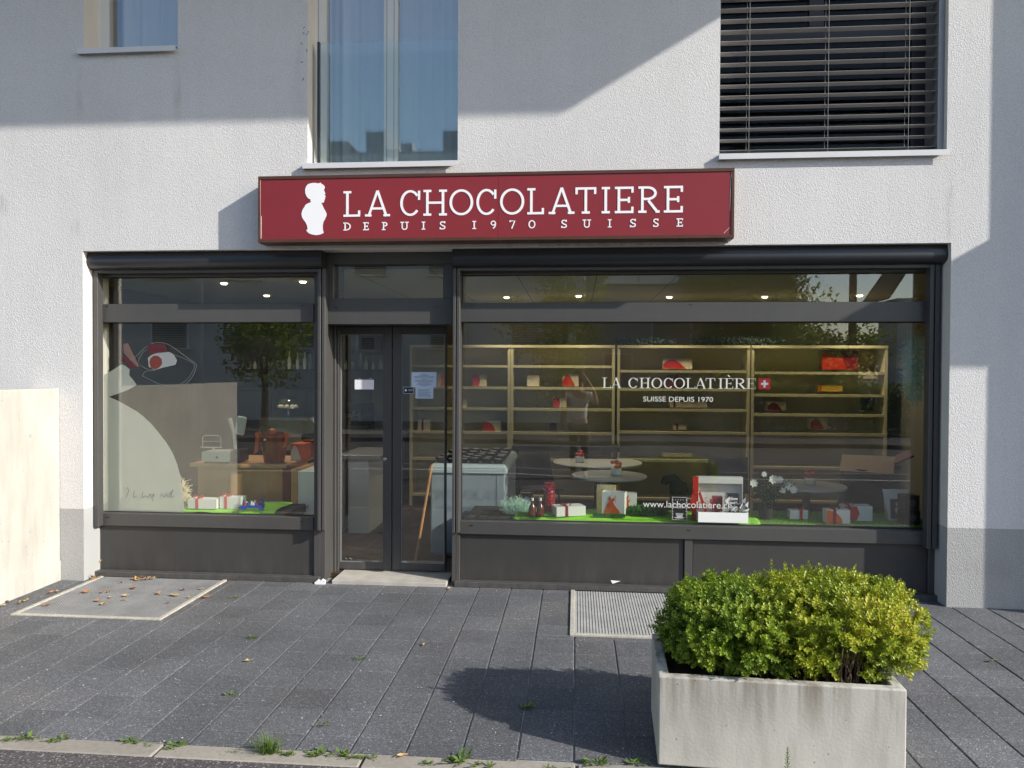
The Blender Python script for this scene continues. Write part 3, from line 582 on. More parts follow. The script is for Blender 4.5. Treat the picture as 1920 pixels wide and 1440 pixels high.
for pts, ww in (([(1372, 322), (1370.5, 333)], .006), ([(1370, 333), (1368.5, 395)], .0016), ([(1358, 437), (1368.5, 426)], .0025), ([(489.5, 405), (489.5, 447)], .003)):
    m.ribbon([(PX(x, 400, SY), PZ(x, y, SY)) for x, y in pts], [ww, ww * .5], SY + .0045, yp - .0003)
loc(m.build('worn_edge', M['letter_white'], sg), sg)

# lettering on the right window: outside face of the glass
YL = YG - .0012
def on(px, py): p = P(px, py, YL); return (p.x, p.z)
wl = [('L', 155, 243), ('A', 243, 345), ('C', 418, 515), ('H', 527, 638), ('O', 648, 755), ('C', 770, 865), ('O', 872, 983), ('L', 990, 1085), ('A', 1080, 1195), ('T', 1190, 1285), ('I', 1310, 1370), ('È', 1380, 1465), ('R', 1480, 1590), ('E', 1600, 1690)]
zb = PZ(1240, 728, YL); zt = PZ(1240, 708.6, YL); m = MB()
letters(m, [(c, PX(1100 + a / 5.333, 718, YL), PX(1100 + d / 5.333, 718, YL), zb, zt - zb) for c, a, d in wl], YL, YG - .0004, .15, .045, True)
m.build('window_lettering', M['film_white'], swR)
def text(body, px0, px1, pybase, pyt, Y, name, matl, parent, th=.0006):
    cu = bpy.data.curves.new(name, 'FONT'); cu.body = body; cu.extrude = th; tmp = bpy.data.objects.new('tmp', cu); C.collection.objects.link(tmp); bpy.context.view_layer.update()
    me = bpy.data.meshes.new_from_object(tmp.evaluated_get(bpy.context.evaluated_depsgraph_get())); bpy.data.objects.remove(tmp)
    xs = [v.co.x for v in me.vertices]; ys = [v.co.y for v in me.vertices]; x0, x1 = PX(px0, pybase, Y), PX(px1, pybase, Y); z0, z1 = PZ(px0, pybase, Y), PZ(px0, pyt, Y)
    cap = .70 if max(ys) > .5 else max(ys)
    for v in me.vertices:
        v.co = Vector((x0 + (v.co.x - min(xs)) / (max(xs) - min(xs)) * (x1 - x0), Y - v.co.z, z0 + v.co.y / cap * (z1 - z0)))
    me.materials.append(matl); o = bpy.data.objects.new(name, me); C.collection.objects.link(o)
    if parent: o.parent = parent
    return o
text('SUISSE DEPUIS 1970', 1206, 1337, 752.5, 743.3, YL + .0004, 'window_lettering', M['film_white'], swR)
text('www.lachocolatiere.ch', 1205.5, 1372, 950.5, 938, YL + .0004, 'window_lettering', M['film_white'], swR)
m = MB(); a = on(1422.5, 709.5); c = on(1444.5, 730); m.box(a[0], c[0], YL, YG - .0004, c[1], a[1]); fl = m.build('swiss_flag_sticker', M['film_red'], swR)
cx_, cz_ = (a[0] + c[0]) / 2, (a[1] + c[1]) / 2; u = (c[0] - a[0]) / 32
m = MB(); m.box(cx_ - 3 * u, cx_ + 3 * u, YL - .0006, YL - .0001, cz_ - 10 * u, cz_ + 10 * u); m.box(cx_ - 10 * u, cx_ - 3 * u, YL - .0006, YL - .0001, cz_ - 3 * u, cz_ + 3 * u); m.box(cx_ + 3 * u, cx_ + 10 * u, YL - .0006, YL - .0001, cz_ - 3 * u, cz_ + 3 * u); m.build('white_cross', M['letter_white'], swR)

# frosted film and drawn lines on the left window
def film_mat():
    m = bpy.data.materials.new('frost'); m.use_nodes = True; n = m.node_tree.nodes; l = m.node_tree.links; n.remove(n['Principled BSDF'])
    t = n.new('ShaderNodeBsdfTransparent'); t.inputs[0].default_value = (.9, .92, .9, 1); d = n.new('ShaderNodeBsdfDiffuse'); d.inputs[0].default_value = (.86, .89, .86, 1); tr = n.new('ShaderNodeBsdfTranslucent'); tr.inputs[0].default_value = (.7, .74, .7, 1)
    a = n.new('ShaderNodeMixShader'); a.inputs[0].default_value = .45; l.new(d.outputs[0], a.inputs[1]); l.new(tr.outputs[0], a.inputs[2])
    rf = n.new('ShaderNodeBsdfRefraction'); rf.inputs['Roughness'].default_value = .45; rf.inputs['IOR'].default_value = 1.02; rf.inputs[0].default_value = (.9, .93, .9, 1)
    bb = n.new('ShaderNodeMixShader'); bb.inputs[0].default_value = .80; l.new(rf.outputs[0], bb.inputs[1]); l.new(a.outputs[0], bb.inputs[2]); l.new(bb.outputs[0], n['Material Output'].inputs[0]); return m
M['frost'] = film_mat()
YI = YG + .0095
fp = [(190,706),(208,696),(228,683),(236,686),(243,692),(242,704),(250,713),(256,722),(240,731),(222,738),(204,744),(222,752),(240,762),(256,771),(268,780),(284,795),(298,812),(312,830),(324,850),(332,870),(338,893),(341,915),(344,940),(346,966),(190,966)]
m = MB(); m.prism([(P(x, y, YI).x, min(max(P(x, y, YI).z, zR1 + .001), 9)) for x, y in fp], YI, YI + .0012); m.build('frosted_film', M['frost'], swL)
def curve(pts, w, matl, name, par, Y0=None, Y1=None):
    Y0 = Y0 or YL; Y1 = Y1 or YG - .0004; out = []
    for i in range(len(pts) - 1):
        p0 = pts[max(i - 1, 0)]; p1 = pts[i]; p2 = pts[i + 1]; p3 = pts[min(i + 2, len(pts) - 1)]
        for k in range(6):
            t = k / 6; out.append(tuple(.5 * ((2 * p1[j]) + (-p0[j] + p2[j]) * t + (2 * p0[j] - 5 * p1[j] + 4 * p2[j] - p3[j]) * t * t + (-p0[j] + 3 * p1[j] - 3 * p2[j] + p3[j]) * t ** 3) for j in (0, 1)))
    out.append(pts[-1]); return [(P(x, y, YL).x, P(x, y, YL).z) for x, y in out]
m = MB()
for pts, ww in (([(232, 682), (255, 668), (272, 652), (290, 643), (310, 644), (330, 655), (350, 670), (362, 678), (368, 684), (366, 695), (358, 710), (346, 722)], .0022), ([(258, 685), (263, 668), (275, 656), (300, 655), (322, 664), (345, 672), (364, 684), (357, 703), (345, 716), (325, 725), (300, 720), (282, 712), (267, 705)], .0018), ([(267, 705), (272, 697), (288, 693)], .0018), ([(263, 684), (272, 690), (285, 695), (300, 690)], .0018), ([(255, 722), (272, 722), (300, 724)], .0015)):
    m.ribbon(curve(pts, ww, None, None, None), ww, YL, YG - .0004)
m.build('drawn_line', M['film_grey'], swL)
def patch(pts, matl, name, y): 
    m = MB(); m.prism([(P(x, y_, YL).x, P(x, y_, YL).z) for x, y_ in pts], y, YG - .0004); m.build(name, matl, swL)
patch([(278, 645), (310, 645), (315, 660), (276, 664)], mat('film_dark', (.055, .006, .012), .8), 'red_patch', YL)
patch([(277, 671), (285, 665), (298, 661), (318, 660), (326, 665), (332, 676), (329, 684), (303, 690), (290, 694), (279, 688)], M['film_grey'], 'white_patch', YL + .0002)
patch([(280 + 0, 680), (282, 672), (288, 667), (296, 667), (303, 673), (304, 682), (299, 689), (291, 693), (283, 690)], M['film_dull'], 'red_patch', YL - .0002)
patch([(228, 672), (234, 667), (246, 678), (258, 688), (245, 690)], mat('film_dark', (.055, .006, .012), .8), 'red_patch', YL)
patch([(231, 645), (240, 643), (252, 668), (261, 687), (257, 688), (245, 676), (232, 662)], mat('film_rose', (.11, .07, .065), .8), 'rose_patch', YL + .0002)
m = MB()
for pts in ([(238, 914), (241, 920), (237, 932)], [(252, 920), (250, 932), (256, 930)], [(268, 922), (266, 933), (272, 930), (278, 932), (281, 926), (284, 933), (288, 926), (286, 940)], [(300, 932), (303, 926), (308, 932), (312, 926), (316, 932), (324, 918), (320, 932), (326, 930)]):
    m.ribbon(curve(pts, 1, None, None, None), .0028, YL, YG - .0004)
m.build('handwriting', M['ink'], swL)

# ------------------------------------------------------------------ upstairs windows
def room(x0, x1, z0, z1, d=1.6):
    m = MB(); e = .3; y0, y1 = WALL_T + .001, WALL_T + d
    m.poly([(x0 - e, y1, z0 - e), (x1 + e, y1, z0 - e), (x1 + e, y1, z1 + e), (x0 - e, y1, z1 + e)])
    for x in (x0 - e, x1 + e): m.poly([(x, y0, z0 - e), (x, y1, z0 - e), (x, y1, z1 + e), (x, y0, z1 + e)])
    for z in (z0 - e, z1 + e): m.poly([(x0 - e, y0, z), (x1 + e, y0, z), (x1 + e, y1, z), (x0 - e, y1, z)])
    return m.build('room_wall', M['room_paint'], shop)
def curtain(x0, x1, z0, z1, y, par):
    m = MB(); n = int((x1 - x0) / .012); prev = None
    for i in range(n + 1):
        x = lerp(x0, x1, i / n); yy = y + .022 * math.sin(x * 34) + .012 * math.sin(x * 71 + 1)
        cur = (m.av((x, yy, z0)), m.av((x, yy, z1)))
        if prev: m.face((prev[0], cur[0], cur[1], prev[1]))
        prev = cur
    m.build('curtain', M['curtain'], par, smooth=True)
def sill(x0, x1, z, par, over=.03):
    m = MB(); t = .045
    m.box(x0 - over, x1 + over * .1, -.045, -.0435 + .002, z - t, z); m.box(x0 - over, x1 + over * .1, -.0415, .20, z - .004, z); m.box(x0 - over, x0 - over + .002, -.0415, .0, z - t, z - .0045)
    m.build('window_sill', M['alu'], par, bevel=.0015)
YW = .20
# narrow window at the left edge
x0, x1, z0, z1 = W1
room(*W1)
m = MB(); xa = PX(186, 50, YW); xb = PX(203, 50, YW)
m.box(x0, xa, YW, YW + .07, z0, z1); m.box(xa, xb, YW + .012, YW + .07, z0, z1); m.box(xb, x1, YW + .012, YW + .07, z0, z0 + .03); m.box(xb, x1, YW + .012, YW + .07, z1 - .07, z1)
m.m = 1; m.box(PX(177.5, 50, YW), PX(179.5, 50, YW), YW - .001, YW, z0, z1)
f1 = m.build('window', [M['white_frame'], M['rubber']], shop)
m = MB(); m.box(xb, x1, YW + .03, YW + .04, z0 + .03, z1 - .07); m.build('pane', M['room_glass'], f1)
curtain(PX(226, 50, .42), x1 + .25, z0 + .0, z1, .43, f1); sill(x0, x1, z0, f1)
# french window with a glass rail
x0, x1, z0, z1 = W2
room(*W2)
m = MB(); a, c_, d, e = PX(594, 200, YW), PX(612, 200, YW), PX(720, 200, YW), PX(745.5, 200, YW)
m.box(x0, c_, YW, YW + .07, z0, z1); m.box(d, e, YW, YW + .07, z0, z1); m.box(c_, d, YW + .01, YW + .07, z0, z0 + .02); m.box(e, x1, YW + .01, YW + .07, z0, z0 + .02); m.box(c_, x1, YW + .002, YW + .07, z1 - .07, z1)
m.m = 1
for px in (596.5, 724.5, 738): m.box(PX(px, 200, YW), PX(px + 1.1, 200, YW), YW - .0015, YW - .0002, z0, z1)
f2 = m.build('window', [M['white_frame'], M['alu_grey']], shop)
for q in ((c_, d), (e, x1)):
    m = MB(); m.box(q[0], q[1], YW + .03, YW + .04, z0 + .02, z1 - .07); m.build('pane', M['room_glass'], f2)
curtain(PX(616, 200, .42), x1 + .3, z0, z1, .44, f2); sill(x0, x1, z0, f2)
zr = PZ(720, 76, .10)
m = MB(); m.box(PX(600, 200, .10), x1 - .002, .10, .112, z0 + .006, zr); m.build('glass_railing', M['rail_glass'], f2)
m = MB(); m.box(PX(595.5, 200, .10), PX(599.5, 200, .10), .09, .122, z0 + .004, zr + .004); m.build('railing_post', M['anthracite_dark'], f2)
# window behind a venetian blind
x0, x1, z0, z1 = W3
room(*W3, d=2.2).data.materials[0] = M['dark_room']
YB = .10; bx0, bx1 = x0 + .006, PX(1753, 150, YB)
m = MB(); m.box(x0, bx1 - .02, .28, .34, z0, z0 + .03); m.box(x0, x0 + .05, .28, .34, z0 + .03, z1); m.box(bx1 - .10, x1 - .002, .28, .34, z0 + .03, z1); zb_ = PZ(1550, 66, .28); m.box(x0 + .05, bx1 - .10, .28, .34, zb_ - .05, zb_ + .05)
zc_ = PZ(1530, 20, .28); m.box(PX(1518, 20, .28), PX(1545, 20, .28), .285, .33, zb_ + .05, z1)
f3 = m.build('window', M['anthracite_dark'], shop)
m = MB(); m.box(bx1 + .002, x1 - .001, .05, .27, z0, z1); m.build('reveal_shade_block', M['alu_grey'], f3)  # grey block; its colour stands for the shade on the right reveal
m = MB(); m.box(x0 + .05, bx1 - .1, .30, .31, z0 + .03, z1 - .05); m.build('pane', M['opp_pane'], f3)
m = MB(); pitch = .0872; k = 0; z = z0 + .055
while z < z1 - .02:
    A = R(0); pts = []
    for j in range(7):
        t = lerp(-.04, .04, j / 6); hgt = .007 * (1 - (t / .04) ** 2); pts.append((YB + t * math.cos(A) - hgt * math.sin(A), z + t * math.sin(A) * -1 * -1 + hgt))
    up = [(m.av((bx0, y, zz)), m.av((bx1, y, zz))) for y, zz in pts]; lo = [(m.av((bx0, y, zz - .0016)), m.av((bx1, y, zz - .0016))) for y, zz in pts]
    for j in range(6): m.face((up[j][0], up[j][1], up[j + 1][1], up[j + 1][0])); m.face((lo[j][0], lo[j + 1][0], lo[j + 1][1], lo[j][1]))
    m.face((up[0][0], lo[0][0], lo[0][1], up[0][1])); m.face((up[6][0], up[6][1], lo[6][1], lo[6][0]))
    z += pitch
m.box(bx0, bx1, YB - .04, YB + .04, z0 + .008, z0 + .026)
bl = m.build('blind', M['blind'], f3, smooth=True)
m = MB()
for px in (1402, 1549, 1699):
    for dx, dy in ((-.008, .0), (.004, -.042)):
        x = PX(px, 150, YB) + dx; m.tube([(x, YB + dy, z0 + .01), (x, YB + dy, z1)], .0017, 5)
m.build('blind_cord', M['cord'], f3); sill(x0, x1, z0, f3, .01)
# small dark scuffs on the render beside the french window, and grey smudges
m = MB()
for px, py, l, a in ((570, 52, 4, 50), (569, 63, 5, -40), (565, 82, 5, -60), (566, 117, 6, 5), (568, 149, 7, 70), (575, 95, 5, 80), (578, 60, 3, 80), (575, 65, 3, -50)):
    p = P(px, py); L = l * .0024; m.ribbon([(p.x - L * math.cos(R(a)), p.z - L * math.sin(R(a))), (p.x + L * .2, p.z + L * .3), (p.x + L * math.cos(R(a)), p.z + L * math.sin(R(a)))], [.002, .007, .002], -.0015, -.0003)
m.build('scuff_mark', M['black_matte'], shop)

# ------------------------------------------------------------------ shadow casters added out of view right of the shop: tall block, raised box
wing_p = .55; wx = PX(1856, 300, 0) + 2.45 * wing_p
nb = thing('shadow_caster_block', 'added pale block out of view at the right, shading the facade edge', 'shadow caster', (wx + 1.2, 0, 0))
m = MB(); m.box(wx, wx + 2.6, -wing_p, -.003, -.1, 9.6); loc(m.build('wall', M['stucco'], nb), nb)
cp_ = 1.35; s1 = P(1856, 448); s2 = P(1858, 690); xb_ = PX(1585, 600) + 2.45 * cp_; zt_ = s1.z + (xb_ - s1.x) * (1.43 / 2.45); zb_ = s2.z + 1.43 * cp_  # unseen box, sized so its shadow slants across the right reveal
cn = thing('shadow_caster_box', 'added raised box out of view beyond the right edge of the shop, casting shade', 'canopy', (xb_ + 1, -wing_p, zb_))
m = MB(); m.box(xb_, xb_ + 2.2, -cp_, -wing_p - .003 if xb_ > wx else -.003, zb_, zt_); loc(m.build('caster_body', M['smooth_grey'], cn), cn)

# ------------------------------------------------------------------ low concrete wall at the left
fx = PX(112.5, 900, 0); zw = PZ(112, 728, 0); WL = 2.85
lw = thing('concrete_wall', 'low pale concrete wall standing out from the facade at the left', 'wall', (fx - .13, -WL / 2, 0))
m = MB(); m.box(fx - .26, fx, -WL, -.003, -.2, zw); loc(m.build('wall_body', M['concrete'], lw, bevel=.006, seg=2), lw)
m = MB()
for z in (.17,): m.box(fx, fx + .006, -WL, -.003, -.1, z)
loc(m.build('footing_strip', M['concrete'], lw), lw)
m = MB()
for (y, z) in ((-.35, zw - .38), (-1.15, zw - .38), (-.35, .5), (-1.15, .5)):
    m.M = Matrix.Translation((fx + .0005, y, z)) @ Matrix.Rotation(R(90), 4, 'Y'); m.lathe([(.018, -.001), (.018, .001), (.012, .002)], n=16)
loc(m.build('tie_hole_plug', M['smooth_grey'], lw), lw)

# ------------------------------------------------------------------ light-well grates
def grate(x0, x1, y0, y1, label, rib_mat, pit_n, dark):
    fr = .035; root = thing('light_well_grate', label, 'grate', ((x0 + x1) / 2, (y0 + y1) / 2, 0), group='light well grates along the shop front')
    m = MB(); h = .012 if not dark else .008
    m.box(x0, x0 + fr, y0, y1, -.2, h); m.box(x1 - fr, x1, y0, y1, -.2, h); m.box(x0 + fr, x1 - fr, y0, y0 + fr, -.2, h)
    loc(m.build('frame', M['grate_frame'], root, bevel=.003), root)
    m = MB(); a, c_ = x0 + fr + .008, x1 - fr - .008; n = int((c_ - a) / .0215)
    for k in range(n + 1):
        x = lerp(a, c_, k / n); m.box(x - (.0062 if not dark else .0028), x + (.0062 if not dark else .0028), y0 + fr + .004, y1, -.028, .002)
    nn = int((y1 - y0 - fr) / .0215)
    for k in range(nn + 1):
        y = lerp(y0 + fr + .008, y1 - .004, k / nn); m.box(a, c_, y - .0022, y + .0022, -.026, -.0012 if not dark else .0008)
    if not dark: m.box(a, c_, y0 + fr + .004, y1, -.02, -.004)
    loc(m.build('grille', rib_mat, root), root)
g = GR[0]; grate(g[0], g[1], g[2], .14, 'dull grey mesh grate strewn with dry leaves below the left window', M['grating_dull'], 0, True)
g = GR[1]; grate(g[0], g[1], g[2], .13, 'pale ribbed grate half hidden behind the planter', M['grating'], 0, False)

# ------------------------------------------------------------------ planter with box hedge
bl_ = G(1212, 1338); D_ = bl_.y + CAMD; PH = PZ(1215, 1190, bl_.y); fl = None
fy = G(1241, 1272, PH).y; fx0 = G(1241, 1272, PH).x; fx1 = G(1713, 1300, PH).x; bx0_ = G(1215, 1190, PH).x
p0 = Vector(((fx0 + fx1) / 2, (fy + bl_.y) / 2, 0)); rz = math.atan2(G(1713, 1299, PH).y - fy, fx1 - fx0)
W_ = fx1 - fx0; DD = bl_.y - fy; T_ = .05
pl = thing('planter', 'long pale concrete planter box with dirt streaks below its rim', 'planter', (p0.x, p0.y, 0), rz)
m = MB(); hw, hd = W_ / 2, DD / 2
o4 = [(-hw, -hd), (hw, -hd), (hw, hd), (-hw, hd)]; i4 = [(-hw + T_, -hd + T_), (hw - T_, -hd + T_), (hw - T_, hd - T_), (-hw + T_, hd - T_)]
A = [m.av((x, y, .012)) for x, y in o4]; B = [m.av((x, y, PH)) for x, y in o4]; Ci = [m.av((x, y, PH)) for x, y in i4]; Di = [m.av((x, y, PH - .12)) for x, y in i4]
m.face(A[::-1])
for k in range(4):
    j = (k + 1) % 4; m.face((A[k], A[j], B[j], B[k])); m.face((B[k], B[j], Ci[j], Ci[k])); m.face((Ci[k], Ci[j], Di[j], Di[k]))
m.face(Di)
m.build('planter_box', M['concrete_planter'], pl, bevel=.007, seg=2)
m = MB(); m.box(-hw + .1, -hw + .2, -hd + .05, hd - .05, -.002, .0115); m.box(hw - .2, hw - .1, -hd + .05, hd - .05, -.002, .0115); m.build('foot', M['rubber'], pl)
m = MB(); N = 24
gidx = [[m.av((lerp(-hw + T_ + .001, hw - T_ - .001, i / N), lerp(-hd + T_ + .001, hd - T_ - .001, j / 8), PH - .075 + .02 * noise.noise(Vector((i * .6, j * .6, 3))))) for j in range(9)] for i in range(N + 1)]
for i in range(N):
    for j in range(8): m.face((gidx[i][j], gidx[i + 1][j], gidx[i + 1][j + 1], gidx[i][j + 1]))
m.build('soil', M['soil'], pl, smooth=True)

def leaf_mat(name, c1, c2, c3, trans=.25, rough=.42):
    m = bpy.data.materials.new(name); m.use_nodes = True; n = m.node_tree.nodes; l = m.node_tree.links; b = n['Principled BSDF']; b.inputs['Roughness'].default_value = rough; b.inputs['Specular IOR Level'].default_value = .38
    gi = n.new('ShaderNodeNewGeometry'); r = n.new('ShaderNodeValToRGB'); e = r.color_ramp.elements; e[0].color = (*c1, 1); e[1].color = (*c3, 1); q = e.new(.55); q.color = (*c2, 1)
    tc = n.new('ShaderNodeTexCoord'); nz = n.new('ShaderNodeTexNoise'); nz.inputs['Scale'].default_value = 5; nz.inputs['Detail'].default_value = 2; l.new(tc.outputs['Object'], nz.inputs['Vector'])
    a = n.new('ShaderNodeMath'); a.operation = 'MULTIPLY'; a.inputs[1].default_value = .45; l.new(gi.outputs['Random Per Island'], a.inputs[0])
    mr = n.new('ShaderNodeMapRange'); l.new(nz.outputs['Fac'], mr.inputs[0]); mr.inputs[1].default_value = .3; mr.inputs[2].default_value = .7; mr.inputs[4].default_value = .6
    s = n.new('ShaderNodeMath'); s.operation = 'ADD'; l.new(a.outputs[0], s.inputs[0]); l.new(mr.outputs[0], s.inputs[1]); l.new(s.outputs[0], r.inputs[0]); l.new(r.outputs[0], b.inputs['Base Color'])
    t = n.new('ShaderNodeBsdfTranslucent'); l.new(r.outputs[0], t.inputs[0]); mx = n.new('ShaderNodeMixShader'); mx.inputs[0].default_value = trans; l.new(b.outputs[0], mx.inputs[1]); l.new(t.outputs[0], mx.inputs[2]); l.new(mx.outputs[0], n['Material Output'].inputs[0]); return m
M['box_green'] = leaf_mat('box_green', (.09, .17, .018), (.25, .35, .035), (.44, .48, .06))
M['box_yellow'] = leaf_mat('box_yellow', (.12, .20, .018), (.34, .40, .032), (.56, .50, .06))
def add_leaf(m, p, d, u, L, Wd):
    s = d.cross(u); s = s.normalized() if s.length > 1e-6 else Vector((1, 0, 0)); n_ = s.cross(d)
    m.face([m.av(p), m.av(p + d * L * .5 + s * Wd * .5 + n_ * L * .06), m.av(p + d * L - n_ * L * .04), m.av(p + d * L * .5 - s * Wd * .5 + n_ * L * .06)])
def sprig(m, p, d, L, rnd, big=1.0):
    side = d.orthogonal().normalized(); n = max(3, int(L / .0085)); a0 = rnd.random() * 6.3
    for k in range(n):
        q = p + d * (L * k / n); a = a0 + k * 1.57; s = (side * math.cos(a) + d.cross(side) * math.sin(a)); t = k / n
        for sg_ in (1, -1):
            dd = (s * sg_ * lerp(1.0, .7, t) + d * lerp(.55, 1.1, t)).normalized(); add_leaf(m, q, dd, d, (.0225 - .006 * t) * big * rnd.uniform(.75, 1.2), .0122 * big)
    add_leaf(m, p + d * L, d, side, .012 * big, .007 * big)
def bush(name, label, cen, rad, zb, matl, seed, gap=None):
    rnd = random.Random(seed); root = thing(name, label, 'bush', (cen.x, cen.y, zb), group='clipped box bushes in the concrete planter')
    o0 = Vector(root.location); m = MB(); pw = 2.6
    def shape(u):    # superellipsoid radius along direction u, lumpy
        k = (abs(u.x / rad[0]) ** pw + abs(u.y / rad[1]) ** pw + abs(u.z / rad[2]) ** pw) ** (-1 / pw)
        q = u * 2.3 + Vector((seed * 3.1, 0, 0)); return k * (1 + .10 * noise.noise(q) + .07 * noise.noise(q * 2.6))
    for layer, cnt, sh in ((0, 3300, 1.0), (1, 1900, .86), (2, 1400, .68)):
        for _ in range(cnt):
            while True:
                u = Vector((rnd.gauss(0, 1) * rad[0], rnd.gauss(0, 1) * rad[1], rnd.gauss(0, 1) * rad[2])).normalized()
                if u.z > -.62: break
            k = shape(u); clump = noise.noise(u * 6.5 + Vector((0, seed, 0)))
            if clump < -.07 and layer == 0: continue
            p = u * k * sh * (rnd.uniform(.89, 1.0) + .15 * clump)
            if gap and layer < 2:
                gp = gap - cen
                if abs(p.x - gp.x) < .045 + .03 * rnd.random() and p.y < 0 and p.z < gp.z: continue
            up = Vector((0, 0, 1)); nrm = Vector((u.x / rad[0] ** 1.2, u.y / rad[1] ** 1.2, u.z / rad[2] ** 1.2)).normalized()
            d = (nrm * 1.0 + up * .5 + Vector((rnd.gauss(0, .3), rnd.gauss(0, .3), rnd.gauss(0, .25)))).normalized()
            L = rnd.uniform(.022, .045) + (.035 if rnd.random() < .06 and u.z > .3 else 0)
            sprig(m, p, d, L, rnd)
    fo = m.build('foliage', matl, root); fo.location = cen - o0
    m = MB()
    for _ in range(70):
        a = rnd.uniform(-1, 1) * rad[0] * .55; c = rnd.uniform(-1, 1) * rad[1] * .4
        if gap and rnd.random() < .45: a = (gap - cen).x + rnd.gauss(0, .04); c = rnd.uniform(-.9, -.5) * rad[1]
        h = rnd.uniform(.15, .32); pts = [(a * .8, c * .8, zb - cen.z)]
        for q in range(1, 5): pts.append((lerp(a * .8, a * 1.1, q / 4) + rnd.gauss(0, .008), lerp(c * .8, c, q / 4) + rnd.gauss(0, .008), zb - cen.z + h * q / 4))
        m.tube(pts, [.0035, .003, .0028, .0022, .0015], 5)
    st = m.build('stem', M['twig'], root, smooth=True); st.location = cen - o0
    return root
SZ = PH - .075; yc = p0.y + .03
lx0, lx1 = PX(1268, 1150, yc - .1), PX(1500, 1150, yc - .1); rx0, rx1 = PX(1400, 1150, yc - .1), PX(1734, 1150, yc - .1)
ztl = PZ(1330, 1112, yc); ztr = PZ(1560, 1098, yc)
bush('box_bush', 'greener and lower left box bush in the concrete planter', Vector(((lx0 + lx1) / 2, yc, (SZ + ztl) / 2 + .035)), ((lx1 - lx0) / 2 + .03, .30, (ztl - SZ) / 2 - .01), SZ, M['box_green'], 3)
gp_ = P(1593, 1205, yc - .25)
bush('box_bush', 'larger yellowish right box bush with bare stems showing at its foot', Vector(((rx0 + rx1) / 2, yc, (SZ + ztr) / 2 + .035)), ((rx1 - rx0) / 2, .31, (ztr - SZ) / 2 - .01), SZ, M['box_yellow'], 8, gap=Vector((gp_.x, gp_.y, gp_.z)))

# ------------------------------------------------------------------ weeds, leaves, litter
def weed(px, py, kind, sc, label, rnd):
    sc *= .85
    p = G(px, py); root = thing('weed', label, 'weed', (p.x, p.y, 0), group='weeds growing in the paving joints'); m = MB()
    if kind == 'grass':
        for _ in range(150):
            a = rnd.uniform(0, 6.28); L = rnd.uniform(.05, .15) * sc; lean = rnd.uniform(.2, 1.1); o = Vector((rnd.gauss(0, .025), rnd.gauss(0, .012), 0)) * sc; d = Vector((math.cos(a) * lean, math.sin(a) * lean, 1)).normalized(); s = Vector((-math.sin(a), math.cos(a), 0)) * .0022 * sc
            q1 = o + d * L * .5; q2 = o + d * L * .9 + Vector((math.cos(a), math.sin(a), -.6)) * L * .25 * lean
            i = [m.av(o - s), m.av(o + s), m.av(q1 + s), m.av(q1 - s), m.av(q2)]; m.face(i[:4]); m.face((i[3], i[2], i[4]))
    else:
        n = 26 if kind == 'leafy' else 12
        for _ in range(n):
            a = rnd.uniform(0, 6.28); L = rnd.uniform(.025, .055) * sc; o = Vector((rnd.gauss(0, .03), rnd.gauss(0, .012), 0)) * sc; d = Vector((math.cos(a), math.sin(a), rnd.uniform(.15, .9))).normalized()
            st = o + d * L * .3; m.tube([o, st], .0012 * sc, 4, False); add_leaf(m, st, d, Vector((0, 0, 1)), L, L * .45)
    m.build('leaf_tuft', M['weed'], root)
rnd = random.Random(5)
for px, py, k, sc, lb in ((503, 1412, 'grass', 1.0, 'bushy bright grass tuft on the kerb below the pavement'), (650, 1419, 'leafy', 1.0, 'low leafy weed on the kerb right of the grass tuft'), (600, 1414, 'small', .9, 'tiny weed between the grass tuft and the leafy weed'), (855, 1430, 'leafy', 1.35, 'tall broad leaved weed at the lower edge before the shadow'), (243, 1392, 'leafy', .8, 'weed on the kerb where the third joint meets it'), (58, 1386, 'leafy', .9, 'flat weed at the far left of the kerb'), (335, 1398, 'leafy', .75, 'small flat weed on the kerb left of the grass tuft'), (110, 1388, 'small', .9, 'thin weed right of the leftmost weed on the kerb'), (476, 1197, 'leafy', .65, 'green weed in the joint below the left window'), (436, 1304, 'small', .6, 'tiny weed in the joint left of the shadow'), (676, 1237, 'small', .75, 'small weed in the joint in front of the door'), (988, 1328, 'leafy', .8, 'upright weed inside the shadow of the planter'), (610, 1360, 'small', .6, 'faint weed above the leafy weed on the kerb'), (1120, 1434, 'leafy', 1.0, 'weed at the lower edge left of the planter'), (1195, 1432, 'leafy', .7, 'weed at the left foot of the planter'), (441, 1122, 'small', .7, 'greyish weed beside the right corner of the left grate')):
    weed(px, py, k, sc, lb, rnd)
for k in range(26):
    px = rnd.uniform(0, 1190); weed(px, 1385 + px * .0547 + rnd.uniform(-1, 4), rnd.choice(['small', 'leafy', 'small']), rnd.uniform(.35, .6), 'tiny weed in the crack between the paving and the kerb', rnd)
# upright weed in front of the planter
q = G(1476, 1480); root = thing('weed', 'upright narrow leaved weed in front of the planter', 'weed', (q.x, q.y, 0), group='weeds growing in the paving joints'); m = MB()
hh = PZ(1476, 1402, q.y); m.tube([(0, 0, 0), (.003, 0, hh * .5), (-.002, 0, hh)], .0015, 5)
for k in range(60):
    z = hh * (.15 + .85 * k / 60); a = k * 2.4; d = Vector((math.cos(a), math.sin(a), .8)).normalized(); add_leaf(m, Vector((0, 0, z)), d, Vector((0, 0, 1)), .028 * (1.15 - .7 * k / 60), .004)
m.build('leaf_tuft', M['weed'], root)
